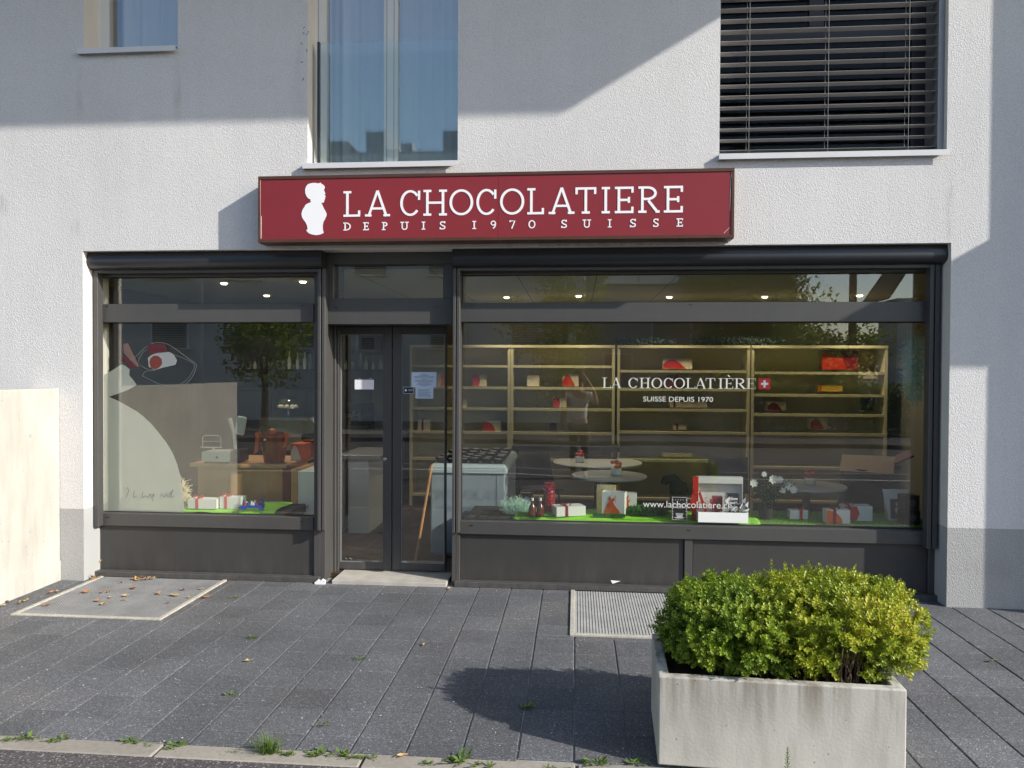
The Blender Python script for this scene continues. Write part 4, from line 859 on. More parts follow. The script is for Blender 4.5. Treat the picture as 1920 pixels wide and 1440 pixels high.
# plant sprig growing against the facade right
def dry_leaf(px, py, s, red, label, rnd, z=None):
    p = G(px, py); p.y = min(p.y, .10 - rnd.random() * .05); m = MB(); a = rnd.uniform(0, 6.28); m.M = Matrix.Translation((p.x, p.y, (z or .004) + .004)) @ Matrix.Rotation(a, 4, 'Z') @ Matrix.Rotation(rnd.uniform(-.35, .35), 4, 'X'); L = s
    ys = [(-1, 0), (-.6, .32), (-.15, .48), (.3, .36), (1, 0)]
    ce = [m.av((x * L / 2, 0, .012 * s / .05 * (abs(x) ** 2) * rnd.uniform(.3, 1.2))) for x, _ in ys]; up = [m.av((x * L / 2, w_ * L * .55, .014 * rnd.uniform(.2, 1))) for x, w_ in ys[1:4]]; dn = [m.av((x * L / 2, -w_ * L * .55, .014 * rnd.uniform(.2, 1))) for x, w_ in ys[1:4]]
    for side in (up, dn):
        m.face((ce[0], ce[1], side[0])); m.face((ce[1], ce[2], side[1], side[0])); m.face((ce[2], ce[3], side[2], side[1])); m.face((ce[3], ce[4], side[2]))
    m.tube([(L / 2, 0, .006), (L * .75, .004, .003)], .0008, 4)
    o = m.build('dry_leaf', M['dry_red'] if red else M['dry']); tag(o, label, 'leaf', 'dry leaves lying by the left grate'); return o
LV = [(480, 1109, .0, 0, ''),]
named = [(160, 1112, .09, 1, 'orange brown leaf left of the middle of the left grate'), (87, 1137, .06, 1, 'rust coloured leaf in the near left corner of the left grate'), (385, 1122, .09, 1, 'rust coloured leaf on the right frame of the left grate'), (276, 1080, .10, 0, 'yellow leaf at the far edge of the left grate'), (250, 1105, .07, 1, 'pinkish leaf in the middle of the left grate'), (327, 1118, .10, 0, 'large yellow leaf on the right half of the left grate'), (235, 1119, .06, 0, 'ochre leaf at the centre of the left grate'), (343, 1108, .05, 1, 'round reddish leaf near the right frame of the grate'), (48, 1129, .05, 0, 'ochre leaf on the left frame of the left grate'), (15, 1130, .05, 1, 'rusty leaf at the foot of the low wall'), (465, 1242, .045, 0, 'curled brown leaf alone in the paving middle left'), (755, 1421, .06, 0, 'brown leaf on the kerb left of the broad leaved weed'), (795, 1211, .035, 0, 'small pale leaf in front of the door step'), (1860, 1242, .06, 0, 'greenish leaf on the paving right of the planter'), (850, 1093, .05, 0, 'pale leaf at the right end of the door step')]
for px, py, s, rd, lb in named: dry_leaf(px, py, s, rd, lb, rnd)
for k in range(56):
    t = rnd.random()
    if k < 30: px, py = 172 + rnd.gauss(0, 17), 1079 + rnd.gauss(0, 3.5)
    elif k < 38: px, py = 276 + rnd.gauss(0, 16), 1081 + rnd.gauss(0, 2)
    elif k < 44: px, py = rnd.uniform(0, 110), 0; py = 1138 - px * .27 + rnd.uniform(0, 6)
    else: px, py = rnd.uniform(140, 400), rnd.uniform(1092, 1140)
    dry_leaf(px, py, rnd.uniform(.03, .065), rnd.random() < .3, 'small dry leaf blown into the pile by the left reveal or onto the grate' if k < 26 or True else '', rnd, rnd.choice([.004, .01, .02]) if k < 38 else None)
m = MB()
for k in range(9):
    p = G(163 + rnd.uniform(-6, 14), 1078); m.tube([(p.x, p.y, .01), (p.x + rnd.uniform(-.02, .09), p.y + .02, rnd.uniform(.05, .16))], .004, 5)
tag(m.build('dry_stalk', M['dry']), 'bundle of dry stalks leaning in the left corner of the shop window', 'stalks')
m = MB(); p = G(600, 1085); m.M = Matrix.Translation((PX(600, 1085, .10), .115, 0)); m.prism([(-.045, 0), (.04, 0), (.045, .03), (.02, .045), (.0, .03), (-.02, .038), (-.05, .015)], -.012, .01); tag(m.build('paper_scrap', M['letter_white']), 'crumpled white paper scrap at the left foot of the door', 'paper scrap')
m = MB(); p = P(1153, 1091, YF - .057); m.prism([(p.x - .035, p.z + .012), (p.x + .045, p.z + .008), (p.x - .02, p.z - .016)], YF - .0585, YF - .0565); tag(m.build('paper_scrap', M['letter_white']), 'white torn paper stuck on the base strip right of the door', 'paper scrap')
# light litter crumbs on the slabs
m = MB()
for _ in range(420):
    px, py = rnd.uniform(0, 1900), rnd.uniform(1100, 1435); p = G(px, py)
    if p.y < KY: continue
    s = rnd.uniform(.0015, .005); m.M = Matrix.Translation((p.x, p.y, .002)) @ Matrix.Rotation(rnd.uniform(0, 3), 4, 'Z'); m.box(-s, s, -s * .5, s * .5, 0, s * .5)
m.M = None; cr = m.build('grit', mat('grit', (.42, .40, .36), .9, rnd=.4)); tag(cr, 'pale grit and crumbs scattered over the dark paving', 'grit'); cr['kind'] = 'stuff'

# ------------------------------------------------------------------ inside the shop
PZT = .555
def it(name, label, cat, x, y, z, rz=0, group=None): return thing(name, label, cat, (x, y, z), rz, group)
# display platforms behind the glass
for nm, a, c_, lb in (('display_platform', PX(190, 960, .33), PX(530, 960, .33), 'low dark display platform behind the left window'), ('display_platform', PX(866, 960, .33) + .02, PX(1738, 960, .33), 'long low display platform behind the right window')):
    r = it(nm, lb, 'platform', (a + c_) / 2, .7, 0); m = MB(); h = (c_ - a) / 2; m.box(-h, h, -.34, .30, .46, PZT - .012); m.box(-h + .02, h - .02, -.32, .28, FZ, .459); m.build('platform_body', M['black_matte'], r, bevel=.003)
def wavy_cloth(name, label, px0, px1, y0, y1, matl, drape, seed):
    a, c_ = PX(px0, 975, .5), PX(px1, 975, .5); rnd = random.Random(seed); m = MB(); nx, ny = 60, 12; idx = []
    for i in range(nx + 1):
        row = []
        for j in range(ny + 1):
            t = i / nx; x = lerp(a, c_, t) ; s = j / ny; y = lerp(y0, y1, s) - (.03 * noise.noise(Vector((t * 6, 5, seed))) if j == 0 else 0)
            z = PZT + .006 + .010 * noise.noise(Vector((x * 5, y * 6, seed))) + (.012 if 0 < j < ny else 0)
            if j == 0: z = PZT - drape * .5 + .02 * noise.noise(Vector((x * 4, 1, seed)))
            row.append(m.av((x, y if j else y0 - .012, z)))
        idx.append(row)
    for i in range(nx):
        for j in range(ny): m.face((idx[i][j], idx[i + 1][j], idx[i + 1][j + 1], idx[i][j + 1]))
    o = m.build(name, matl, smooth=False); sm = o.modifiers.new('s', 'SOLIDIFY'); sm.thickness = .004
    for p in o.data.polygons: p.use_smooth = True
    return tag(o, label, 'cloth')
wavy_cloth('green_cloth', 'bright lime green cloth on the left window display', 232, 526, .37, .86, M['cloth_green'], .02, 1)
wavy_cloth('green_cloth', 'bright lime green cloth under the gifts on the right window display', 966, 1418, .36, .80, M['cloth_green'], .02, 2)
def turf(name, label, px0, px1, y0, y1, n, h, matl, seed, z=PZT + .002, cat='artificial grass'):
    rnd = random.Random(seed); m = MB(); a, c_ = PX(px0, 980, (y0 + y1) / 2), PX(px1, 980, (y0 + y1) / 2)
    m.box(a, c_, y0, y1, z - .006, z)
    for _ in range(n):
        x, y = rnd.uniform(a, c_), rnd.uniform(y0, y1); hh = h * rnd.uniform(.6, 1.3); dx, dy = rnd.gauss(0, h * .35), rnd.gauss(0, h * .35); w_ = .0022
        m.face([m.av((x - w_, y, z)), m.av((x + w_, y, z)), m.av((x + dx, y + dy, z + hh))])
    o = m.build(name, matl); tag(o, label, cat); return o
turf('turf_mat', 'dull green artificial grass mat under the flower pot and right boxes', 1395, 1732, .36, .92, 9000, .018, M['turf'], 4)
turf('turf_mat', 'narrow strip of artificial grass before the brown bottles', 968, 1066, .37, .47, 2200, .014, M['turf'], 5, PZT + .03)
turf('turf_mat', 'small curly green grass strip before the orange gift bags', 1112, 1172, .375, .42, 900, .02, M['parsley'], 6, PZT + .03)
def frizz(name, label, cat, cen, rad, n, matl, seed, w_=.0022, L=.05, curl=1.0, group=None):
    rnd = random.Random(seed); m = MB()
    for _ in range(n):
        u = Vector((rnd.gauss(0, 1), rnd.gauss(0, 1), rnd.gauss(0, 1))).normalized(); k = rnd.random() ** .4; p = Vector((u.x * rad[0] * k, u.y * rad[1] * k, u.z * rad[2] * k)); d = Vector((rnd.gauss(0, 1), rnd.gauss(0, 1), rnd.gauss(0, 1))).normalized(); s = d.orthogonal().normalized() * w_ / 2; prev = None
        for q in range(5):
            cur = (m.av(p - s), m.av(p + s))
            if prev: m.face((prev[0], prev[1], cur[1], cur[0]))
            prev = cur; p = p + d * L / 4; d = (d + Vector((rnd.gauss(0, .5), rnd.gauss(0, .5), rnd.gauss(0, .5))) * curl).normalized()
    o = m.build(name, matl); o.location = cen; tag(o, label, cat, group); return o
q = G(965, 976, PZT); frizz('paper_grass', 'pale mint heap of shredded paper grass beside the freezer', 'paper grass', Vector((q.x + .0, .50, PZT + .075)), (.15, .07, .08), 1500, M['mint'], 1)
q = P(1714, 690, .42); frizz('hanging_garland', 'pale mint tinsel garland hanging in the right window corner', 'garland', Vector((q.x, .42, q.z)), (.10, .07, .32), 2600, M['mint'], 2, L=.06)
q = G(348, 950, PZT); frizz('paper_grass', 'pale twisted paper strands beside the frosted film', 'paper grass', Vector((q.x - .01, .50, PZT + .11)), (.05, .05, .12), 420, M['card_cream'], 3, w_=.006, L=.09, curl=.6)
q = G(1213, 972, PZT); frizz('parsley_tuft', 'dark green curly parsley tuft between gift bag and coffee box', 'greenery', Vector((q.x, .52, PZT + .055)), (.20, .08, .055), 2400, M['parsley'], 4, w_=.006, L=.03)

def ribbon_bow(root, x, y, z, s, matl):
    m = MB()
    for sg_ in (-1, 1):
        pts = [Vector((x, y, z))]
        for k in range(1, 9): t = k / 8 * math.pi * 2 * .93; pts.append(Vector((x + sg_ * s * .55 * (1 - math.cos(t)) * .9, y - .01, z + s * .35 * math.sin(t) + s * .15 * (1 - math.cos(t)))))
        prev = None
        for p in pts:
            cur = (m.av(p + Vector((0, -.008, 0))), m.av(p + Vector((0, .012, 0))))
            if prev: m.face((prev[0], prev[1], cur[1], cur[0]))
            prev = cur
        m.box(x + sg_ * s * .1, x + sg_ * s * .1 + .004 + s * .1, y - .009, y - .006, z - s * .9, z)
    m.box(x - s * .12, x + s * .12, y - .014, y + .01, z - s * .08, z + s * .2)
    o = m.build('bow', matl, root); return o
def gift(px0, px1, pyt, pyb, Zs=None, Y=None, depth=.12, label='', body='card_white', rib=None, ribx=.3, figure=None, rz=0, name='gift_box', bow=True, group=None, lid=False, hand=False):
    cx = (px0 + px1) / 2
    if Y is None: p = G(cx, pyb, Zs); Y = p.y; z = Zs
    else: z = Zs if Zs is not None else PZ(cx, pyb, Y)
    x0, x1 = PX(px0, pyb, Y), PX(px1, pyb, Y); zt = PZ(cx, pyt, Y); h = max(zt - z, .01); w_ = (x1 - x0) / 2
    root = it(name, label, 'gift box' if name == 'gift_box' else name.replace('_', ' '), (x0 + x1) / 2, Y, z, rz, group)
    m = MB(); m.box(-w_, w_, 0, depth, 0, h * (.74 if lid else 1)); m.build('box_body', M[body], root, bevel=.0015)
    if lid: m = MB(); m.box(-w_ - .003, w_ + .003, -.003, depth + .003, h * .70, h); m.build('lid', M[body], root, bevel=.0015)
    if figure:      # curved colour shape printed on the front
        m = MB(); k = figure[1]; fm = M[figure[0]]
        if k == 'arc': pts = [(-w_ * .98, .02 * h)] + [(-w_ * .98 + w_ * 1.35 * math.sin(R(a)), h * .95 * math.cos(R(a)) + .02 * h) for a in range(0, 91, 10)]
        elif k == 'hill': pts = [(-w_ * .98, .02 * h)] + [(lerp(-w_ * .98, w_ * .55, i / 10), h * (.02 + .88 * math.sin(math.pi * (.18 + .82 * i / 10)))) for i in range(11)]
        else: pts = [(-w_ * .98, .02 * h), (-w_ * .98, .98 * h), (-w_ * .1, .98 * h), (w_ * .1, .5 * h), (-w_ * .1, .02 * h)]
        m.prism(pts, -.0016, -.0004); m.build('printed_shape', fm, root)
    if rib:
        m = MB(); rx = lerp(-w_, w_, ribx); e = .0035 if not lid else .006; m.box(rx - .012, rx + .012, -e, depth + e, -.0005, h + .003); m.build('ribbon', M[rib], root)
        if bow: ribbon_bow(root, rx, depth * .3, h + .006, min(.05, w_ * .8), M[rib])
    return root
gz = PZT + .02
gift(352, 406, 936, 954, gz, None, .12, 'flat white box with red ribbon, leftmost on the lime cloth', rib='red', ribx=.32)
gift(412, 452, 932, 954, gz, None, .11, 'white box with red ribbon between the flat box and the blue toy', rib='red', ribx=.28)
# blue toy cart with wrapped sweets
q = G(474, 956, gz); r = it('toy_cart', 'blue toy cart loaded with wrapped sweets on the lime cloth', 'toy', q.x, q.y, gz, R(12))
m = MB(); m.box(-.10, .10, -.03, .03, .022, .03); m.box(-.10, .10, -.03, -.026, .03, .046); m.box(-.10, .10, .026, .03, .03, .046)
for x in (.09, .075): m.box(x, x + .006, -.03, .03, .03, .10)
m.tube([(-.10, 0, .026), (-.15, 0, .016)], .004, 6); m.build('cart_frame', M['blue'], r)
for x in (-.075, .075):
    for y in (-.036, .030):
        m = MB(); m.M = Matrix.Translation((x, y, .02)) @ Matrix.Rotation(R(-90), 4, 'X'); m.lathe([(.02, 0), (.02, .006)], n=14); m.build('wheel', M['blue'], r)
rnd = random.Random(2)
for k in range(11):
    m = MB(); x = lerp(-.085, .06, k / 10); y = rnd.uniform(-.015, .015); h = rnd.uniform(.03, .055)
    m.lathe([(.0005, 0), (.011, .006), (.009, h * .7), (.004, h * .8), (.010, h)], (x, y, .03), 8); m.build('wrapped_sweet', rnd.choice([M['blue'], M['red'], M['white_gloss'], M['blue']]), r)

# right display
def bag(px0, px1, pyt, pyb, Zs, label, front, fig, depth=.09, rz=0):
    p = G((px0 + px1) / 2, pyb, Zs); x0, x1 = PX(px0, pyb, p.y), PX(px1, pyb, p.y); h = PZ((px0 + px1) / 2, pyt, p.y) - Zs; w_ = (x1 - x0) / 2
    root = it('gift_bag', label, 'gift bag', (x0 + x1) / 2, p.y, Zs, rz); m = MB()
    m.box(-w_, w_, 0, .002, 0, h); m.box(-w_, w_, depth, depth + .002, 0, h); m.box(-w_, -w_ + .002, .002, depth, 0, h); m.box(w_ - .002, w_, .002, depth, 0, h); m.box(-w_ + .002, w_ - .002, .002, depth, 0, .002)
    m.build('bag_body', M['card_white'], root)
    m = MB(); m.prism([(-w_ + (x / 100) * 2 * w_, h * (y / 100)) for x, y in fig], -.0016, -.0003); m.build('printed_shape', M['orange'], root)
    m = MB()
    for yy in (-.002, depth + .004): m.tube([(-w_ * .25, yy, h * .86), (-w_ * .22, yy - .004, h * .6 if yy < 0 else h * 1.1), (.0, yy - .006, h * .45 if yy < 0 else h * 1.2), (w_ * .22, yy - .004, h * .6 if yy < 0 else h * 1.1), (w_ * .25, yy, h * .86)], .0018, 5)
    if fig is FIG1: m.build('handle', M['red'], root)
    return root
FIG1 = [(6, 2), (12, 22), (22, 45), (32, 62), (28, 72), (34, 82), (44, 72), (52, 76), (56, 66), (48, 58), (60, 40), (76, 24), (84, 4)]
FIG2 = [(10, 2), (6, 30), (20, 55), (8, 90), (30, 75), (48, 92), (40, 55), (60, 70), (45, 40), (58, 6)]
gz2 = PZT + .022
bag(1165, 1194, 925, 957, gz2, 'white gift bag with orange print behind the larger orange print bag', None, FIG2)
bag(1128, 1171, 923, 967, gz2, 'white gift bag with large orange figure and red cord handle', None, FIG1, .10, R(-14))
q = G(1134, 950, PZT); r = it('gold_bag', 'crumpled gold foil bag standing behind the orange print bag', 'foil bag', q.x, .66, PZT); m = MB(); N = 12; rr = []
for z, w_, d_ in ((0, .085, .04), (.10, .088, .045), (.20, .09, .03), (.24, .085, .012), (.262, .088, .003)):
    rr.append([m.av((w_ * (1 if abs(math.cos(t)) > .7 else abs(math.cos(t)) / .7) * (1 if math.cos(t) > 0 else -1), d_ * math.sin(t) + .008 * noise.noise(Vector((t * 3, z * 30, 0))), z)) for t in [2 * math.pi * k / 24 for k in range(24)]])
for i in range(len(rr) - 1):
    for k in range(24): m.face((rr[i][k], rr[i][(k + 1) % 24], rr[i + 1][(k + 1) % 24], rr[i + 1][k]))
m.build('bag_body', M['gold'], r, smooth=True)
# dark tin with round emblem
q = G(989, 958, PZT); r = it('dark_tin', 'dark navy tin with round pale emblem behind the brown bottles', 'tin', q.x, .62, PZT); m = MB(); m.lathe([(.055, 0), (.055, .20), (.05, .205)], n=28); m.build('tin_body', mat('navy', (.012, .014, .035), .3), r, smooth=True)
m = MB(); m.lathe([(.0565, .188), (.0565, .196)], n=28); m.build('gold_band', M['gold'], r, smooth=True)
m = MB()
for r0, r1 in ((.030, .026), (.021, .017), (.010, .002)):
    for k in range(20):
        t0, t1 = 2 * math.pi * k / 20, 2 * math.pi * (k + 1) / 20; f = lambda ra, t: (ra * math.cos(t), -.0558 + (ra * math.cos(t)) ** 2 * 9, .125 + ra * math.sin(t)); m.poly([f(r0, t0), f(r0, t1), f(r1, t1), f(r1, t0)])
m.build('emblem', mat('lilac', (.50, .50, .75), .5), r)
for px, lb in ((998, 'left of the two small brown liqueur bottles with pale caps'), (1013, 'right of the two small brown liqueur bottles with pale caps')):
    q = G(px, 968, gz2); r = it('small_bottle', lb, 'bottle', q.x, q.y, gz2, group='small brown bottles on the right window display'); m = MB(); s = 1.12 if px > 1000 else 1.08
    m.lathe([(.030, 0), (.033, .006), (.033, .065), (.026, .09), (.012, .112), (.011, .135)], n=20); m.build('bottle_body', M['bottle'], r, smooth=True); m = MB(); m.lathe([(.013, .1355), (.013, .16)], n=14); m.build('cap', M['white_gloss'], r, smooth=True)
    m = MB(); m.box(-.014, .014, -.0345, -.0335, .02, .055); m.build('label', M['brown_orange'], r)
q = G(1030, 962, gz2); r = it('sweets_bag', 'tall clear bag of red wrapped sweets tied with a pink bow', 'sweets bag', q.x, q.y, gz2); rnd = random.Random(9)
m = MB(); m.lathe([(.045, 0), (.05, .01), (.048, .19), (.035, .215), (.02, .225), (.05, .27)], n=16); m.build('bag_film', mat('red_film', (.32, .01, .02), .2), r, smooth=True)
for k in range(72):
    a, z = rnd.uniform(2.9, 6.6), rnd.uniform(.012, .19); m = MB(); m.M = Matrix.Translation((.048 * math.cos(a), .048 * math.sin(a), z)); m.lathe([(.001, -.008), (.007, -.004), (.007, .004), (.001, .008)], n=6); m.build('sweet', M['brown_orange'] if k % 2 else M['deep_red'], r, smooth=True)
ribbon_bow(r, 0, -.04, .22, .06, mat('pink', (.60, .02, .12), .35))
# flat white box leaning, dark red ribbon
gift(1042, 1100, 950, 968, gz2, None, .15, 'flat white box with dark red ribbon lying right of the sweets bag', rib='deep_red', ribx=.35, rz=R(20))
# coffee box
r = gift(1260, 1288, 932, 975, gz2, None, .06, 'black and white coffee box with a cup printed on it', body='black', name='coffee_box'); r['category'] = 'coffee box'
p = G(1274, 975, gz2); w_ = .5 * (PX(1288, 975, p.y) - PX(1260, 975, p.y)); h = PZ(1274, 932, p.y) - gz2
m = MB(); e = .004
for (a, c_, d, f) in ((-w_, -w_ + e, 0, h), (w_ - e, w_, 0, h), (-w_ + e, w_ - e, h - e, h), (-w_ + e, w_ - e, 0, e)): m.box(a, c_, -.0012, -.0003, d, f)
for k in range(7):
    z = lerp(.1, .85, k / 6) * h; m.prism([(-w_ + e, z), (-w_ + e + .010, z + .006), (-w_ + e, z + .012)], -.0012, -.0003); m.prism([(w_ - e, z), (w_ - e - .010, z + .006), (w_ - e, z + .012)], -.0012, -.0003)
for k in range(4): x = lerp(-w_ * .6, w_ * .4, k / 3); m.prism([(x, h * .86), (x + .008, h * .86), (x + .004, h * .92)], -.0012, -.0003)
m.prism([(-w_ * .55, h * .30), (w_ * .55, h * .30), (w_ * .35, h * .12), (-w_ * .35, h * .12)], -.0012, -.0003); m.prism([(-w_ * .8, h * .12), (w_ * .8, h * .12), (w_ * .5, h * .07), (-w_ * .5, h * .07)], -.0013, -.0004)
for i in range(3): m.box(-w_ * .5, w_ * .5, -.0012, -.0003, h * (.52 + .07 * i), h * (.545 + .07 * i))
m.build('cup_print', M['letter_white'], r)
# red ribbon column
q = G(1304, 974, gz2); r = it('red_bow', 'tall shiny red ribbon bow left of the open white gift box', 'ribbon', q.x, q.y, gz2); H_ = PZ(1304, 893, q.y) - gz2
m = MB()
for (x0_, x1_, xt0, xt1, z0_, z1_) in ((-.035, -.005, -.02, .0, 0, H_ * .62), (.0, .03, -.002, .02, 0, H_ * .62), (-.025, .022, -.025, .022, H_ * .66, H_)): m.prism([(x0_, z0_), (x1_, z0_), (xt1, z1_), (xt0, z1_)], -.004, .004)
m.prism([(-.016, H_ * .58), (.016, H_ * .58), (.022, H_ * .7), (-.022, H_ * .7)], -.012, .010)
m.prism([(.02, H_ * .60), (.075, H_ * .16), (.095, H_ * .2), (.035, H_ * .68)], -.01, -.005); m.prism([(-.015, H_ * .60), (-.04, H_ * .2), (-.06, H_ * .24), (-.025, H_ * .66)], -.01, -.005)
m.build('ribbon_strip', M['red'], r)
# open white gift box with wrapped contents
y_ = G(1355, 980, gz2).y; x0, x1 = PX(1309, 980, y_), PX(1403, 980, y_); cxx = (x0 + x1) / 2; hw = (x1 - x0) / 2; bt = PZ(1355, 961, y_) - gz2; lt = PZ(1355, 893, y_ + .17) - gz2
r = it('open_gift_box', 'open white gift box with upright lid and cellophane wrapped treats', 'gift box', cxx, y_, gz2)
m = MB(); m.box(-hw, hw, 0, .004, 0, bt); m.box(-hw, hw, .17, .174, 0, bt); m.box(-hw, -hw + .004, .004, .17, 0, bt); m.box(hw - .004, hw, .004, .17, 0, bt); m.box(-hw + .004, hw - .004, .004, .17, 0, .004); m.build('tray', M['white_gloss'], r)
m = MB(); m.box(-hw * .96, hw * .9, .175, .179, bt, lt); m.box(-hw * .96, hw * .9, .12, .1745, lt - .004, lt); m.box(-hw * .96, hw * .9, .116, .12, lt - .055, lt); m.box(-hw * .96, -hw * .96 + .004, .12, .1745, bt, lt - .004); m.box(hw * .9 - .004, hw * .9, .12, .1745, bt, lt - .004); m.build('lid', M['white_gloss'], r)
m = MB(); m.box(-hw * .35, hw * .05, .09, .13, .01, bt + .12); m.build('red_packet', M['deep_red'], r)
m = MB(); m.box(hw * .22, hw * .68, .05, .09, .01, bt + .15); m.build('coffee_packet', M['black'], r)
m = MB()
for k in range(3): m.box(hw * .28, hw * .62, .0485, .0495, bt + .03 + .035 * k, bt + .045 + .035 * k)
m.prism([(hw * .32, bt + .01), (hw * .6, bt + .01), (hw * .66, bt + .025), (hw * .26, bt + .025)], .048, .0495); m.build('packet_print', M['letter_white'], r)
rnd = random.Random(4); m = MB()
for k in range(26):
    x = rnd.uniform(-hw * .2, hw * .9); z = rnd.uniform(bt, bt + .10); y = rnd.uniform(.0, .05); m.poly([(x, y, z), (x + rnd.uniform(.02, .06), y - .01, z + rnd.uniform(.0, .05)), (x + rnd.uniform(.0, .05), y + .02, z - rnd.uniform(.0, .04))])
m.build('cellophane', mat('cello', (.75, .77, .8), .15), r)
ribbon_bow(r, -hw * .45, .06, bt + .09, .05, M['red'])
# black figurine
q = P(1262, 925, .95); r = it('black_figurine', 'matt black rearing animal shaped figurine on a stand behind the coffee box', 'figurine', q.x, 1.0, PZT); m = MB()
zz = PZ(1262, 886, 1.0) - PZT
m.box(-.07, .07, -.06, .06, 0, .02); m.build('stand', M['black'], r)
m = MB(); m.tube([(.04, 0, .02), (.05, 0, zz * .35), (.045, 0, zz * .62), (.0, 0, zz * .82), (-.06, 0, zz * .80), (-.085, 0, zz * .66)], [.06, .075, .08, .055, .045, .03], 12); m.tube([(.0, -.02, .02), (.01, -.02, zz * .3), (.04, 0, zz * .5)], [.025, .03, .05], 8); m.tube([(.10, 0, zz * .72), (.09, 0, zz * .5)], [.03, .06], 8); m.build('figure', M['black_matte'], r, smooth=True)
# flower pot
q = G(1438, 976, gz2 - .015); r = it('potted_rose', 'dark pot with leafy stems and white flowers in the right window', 'potted plant', q.x, q.y + .06, PZT + .004)
m = MB(); m.lathe([(.048, 0), (.064, .095), (.068, .095), (.068, .105), (.058, .105), (.056, .09)], n=20); m.build('pot', M['black_matte'], r, smooth=True)
rnd = random.Random(12); m = MB(); s_ = MB(); FH = PZ(1438, 885, .5) - PZT; tips = []
for k in range(24):
    a = rnd.uniform(-.13, .24); t = [(0, 0, .09), (a * .3, rnd.uniform(-.03, .03), FH * .45), (a, rnd.uniform(-.07, .07), FH * rnd.uniform(.62, .95))]; s_.tube(t, .0025, 4)
    tips.append(Vector(t[2]))
    for j in range(26):
        u = rnd.random(); p = Vector(t[1]).lerp(Vector(t[2]), u) if rnd.random() < .75 else Vector(t[0]).lerp(Vector(t[1]), .4 + .6 * u); p = p + Vector((rnd.gauss(0, .022), rnd.gauss(0, .022), rnd.gauss(0, .02))); d = Vector((rnd.gauss(0, 1), rnd.gauss(0, 1), rnd.gauss(.1, .7))).normalized(); add_leaf(m, p, d, Vector((0, 0, 1)), rnd.uniform(.025, .045), .02)
m.build('foliage', M['leaf_house'], r); s_.build('stem', M['parsley'], r)
for px, py, sc in ((1413, 906, 1.0), (1450, 899, 1.15), (1462, 899, .9), (1479, 911, 1.1), (1487, 918, 1.0), (1433, 889, .7), (1467, 920, .8)):
    m = MB(); p = P(px, py, q.y + .04) - Vector(r.location)
    for ring, (n, ra, rise) in enumerate(((7, .026, .4), (6, .018, 1.0), (4, .010, 1.8))):
        for k in range(n): a = 2 * math.pi * k / n + ring; d = Vector((math.cos(a), -.3 + .2 * ring, math.sin(a) + .2)).normalized(); add_leaf(m, p + Vector((0, -.004 * ring, 0)), d, Vector((0, -1, .2)), ra * sc * 1.5, ra * sc * 1.35)
    m.build('flower', M['petal'], r)
gift(1481, 1515, 957, 974, PZT + .012, None, .09, 'small white box with dark front and red ribbon right of the flower pot', rib='red', ribx=.62)
gift(1582, 1636, 949, 977, PZT + .012, None, .12, 'rear white box with red band and ribbon at the right', figure=('red', 'half'), rib='deep_red', ribx=.18)
gift(1549, 1594, 956, 982, PZT + .012, None, .10, 'front white box with orange sweep and dark red ribbon at the right', figure=('orange', 'arc'), rib='deep_red', ribx=.35)
# coffee pouch and black boxes
q = G(1683, 976, PZT + .01); r = it('coffee_pouch', 'white coffee pouch with black label beside the black boxes', 'pouch', q.x, q.y + .04, PZT + .006); H_ = PZ(1683, 920, q.y) - PZT; m = MB()
A = [m.av(p) for p in ((-.07, -.035, 0), (.09, -.035, 0), (.09, .035, 0), (-.07, .035, 0))]; B = [m.av(p) for p in ((-.10, -.008, H_ * .78), (.10, -.008, H_ * .78), (.10, .01, H_ * .78), (-.10, .01, H_ * .78))]; T = [m.av(p) for p in ((-.115, -.003, H_), (.105, -.003, H_), (.105, .003, H_), (-.115, .003, H_))]
for lo, hi in ((A, B), (B, T)):
    for k in range(4): m.face((lo[k], lo[(k + 1) % 4], hi[(k + 1) % 4], hi[k]))
m.face(A[::-1]); m.face(T); m.build('pouch_body', M['white_gloss'], r)
m = MB(); m.M = Matrix.Translation((0, -.0385, .02)) @ Matrix.Rotation(R(-9), 4, 'X'); m.box(-.055, .07, 0, .001, 0, H_ * .62); m.build('label', M['black'], r)
m = MB(); m.M = Matrix.Translation((.008, -.0405, .05)) @ Matrix.Rotation(R(-9), 4, 'X'); s = .00028; m.prism([((x - 515) * s, (560 - y) * s * 1.0) for x, y in bust], 0, .0008); m.build('bust_print', M['letter_white'], r)
for k, (pxa, pxb, yt, yb_, lb) in enumerate(((1695, 1727, 958, 986, 'lower black box with ring emblem in the right window corner'), (1695, 1725, 930, 957, 'upper black box with ring emblem stacked in the window corner'))):
    y_ = G(1711, 986, PZT + .004).y; x0, x1 = PX(pxa, 980, y_), PX(pxb, 980, y_); z0 = PZT + .004 + k * .128; r = it('black_box', lb, 'box', (x0 + x1) / 2, y_, z0, R(8)); hw = (x1 - x0) / 2; m = MB(); m.box(-hw, hw, 0, .11, 0, .126); m.build('box_body', M['black'], r, bevel=.002)
    m = MB(); m.ribbon([(.022 * math.cos(t) + .005, .065 + .022 * math.sin(t)) for t in [2 * math.pi * i / 24 for i in range(25)]], .003, -.0015, -.0003); m.ribbon([(-.005, .075), (.005, .055), (.015, .075)], .003, -.0015, -.0003); m.build('ring_emblem', mat('greyprint', (.35, .36, .38), .5), r)

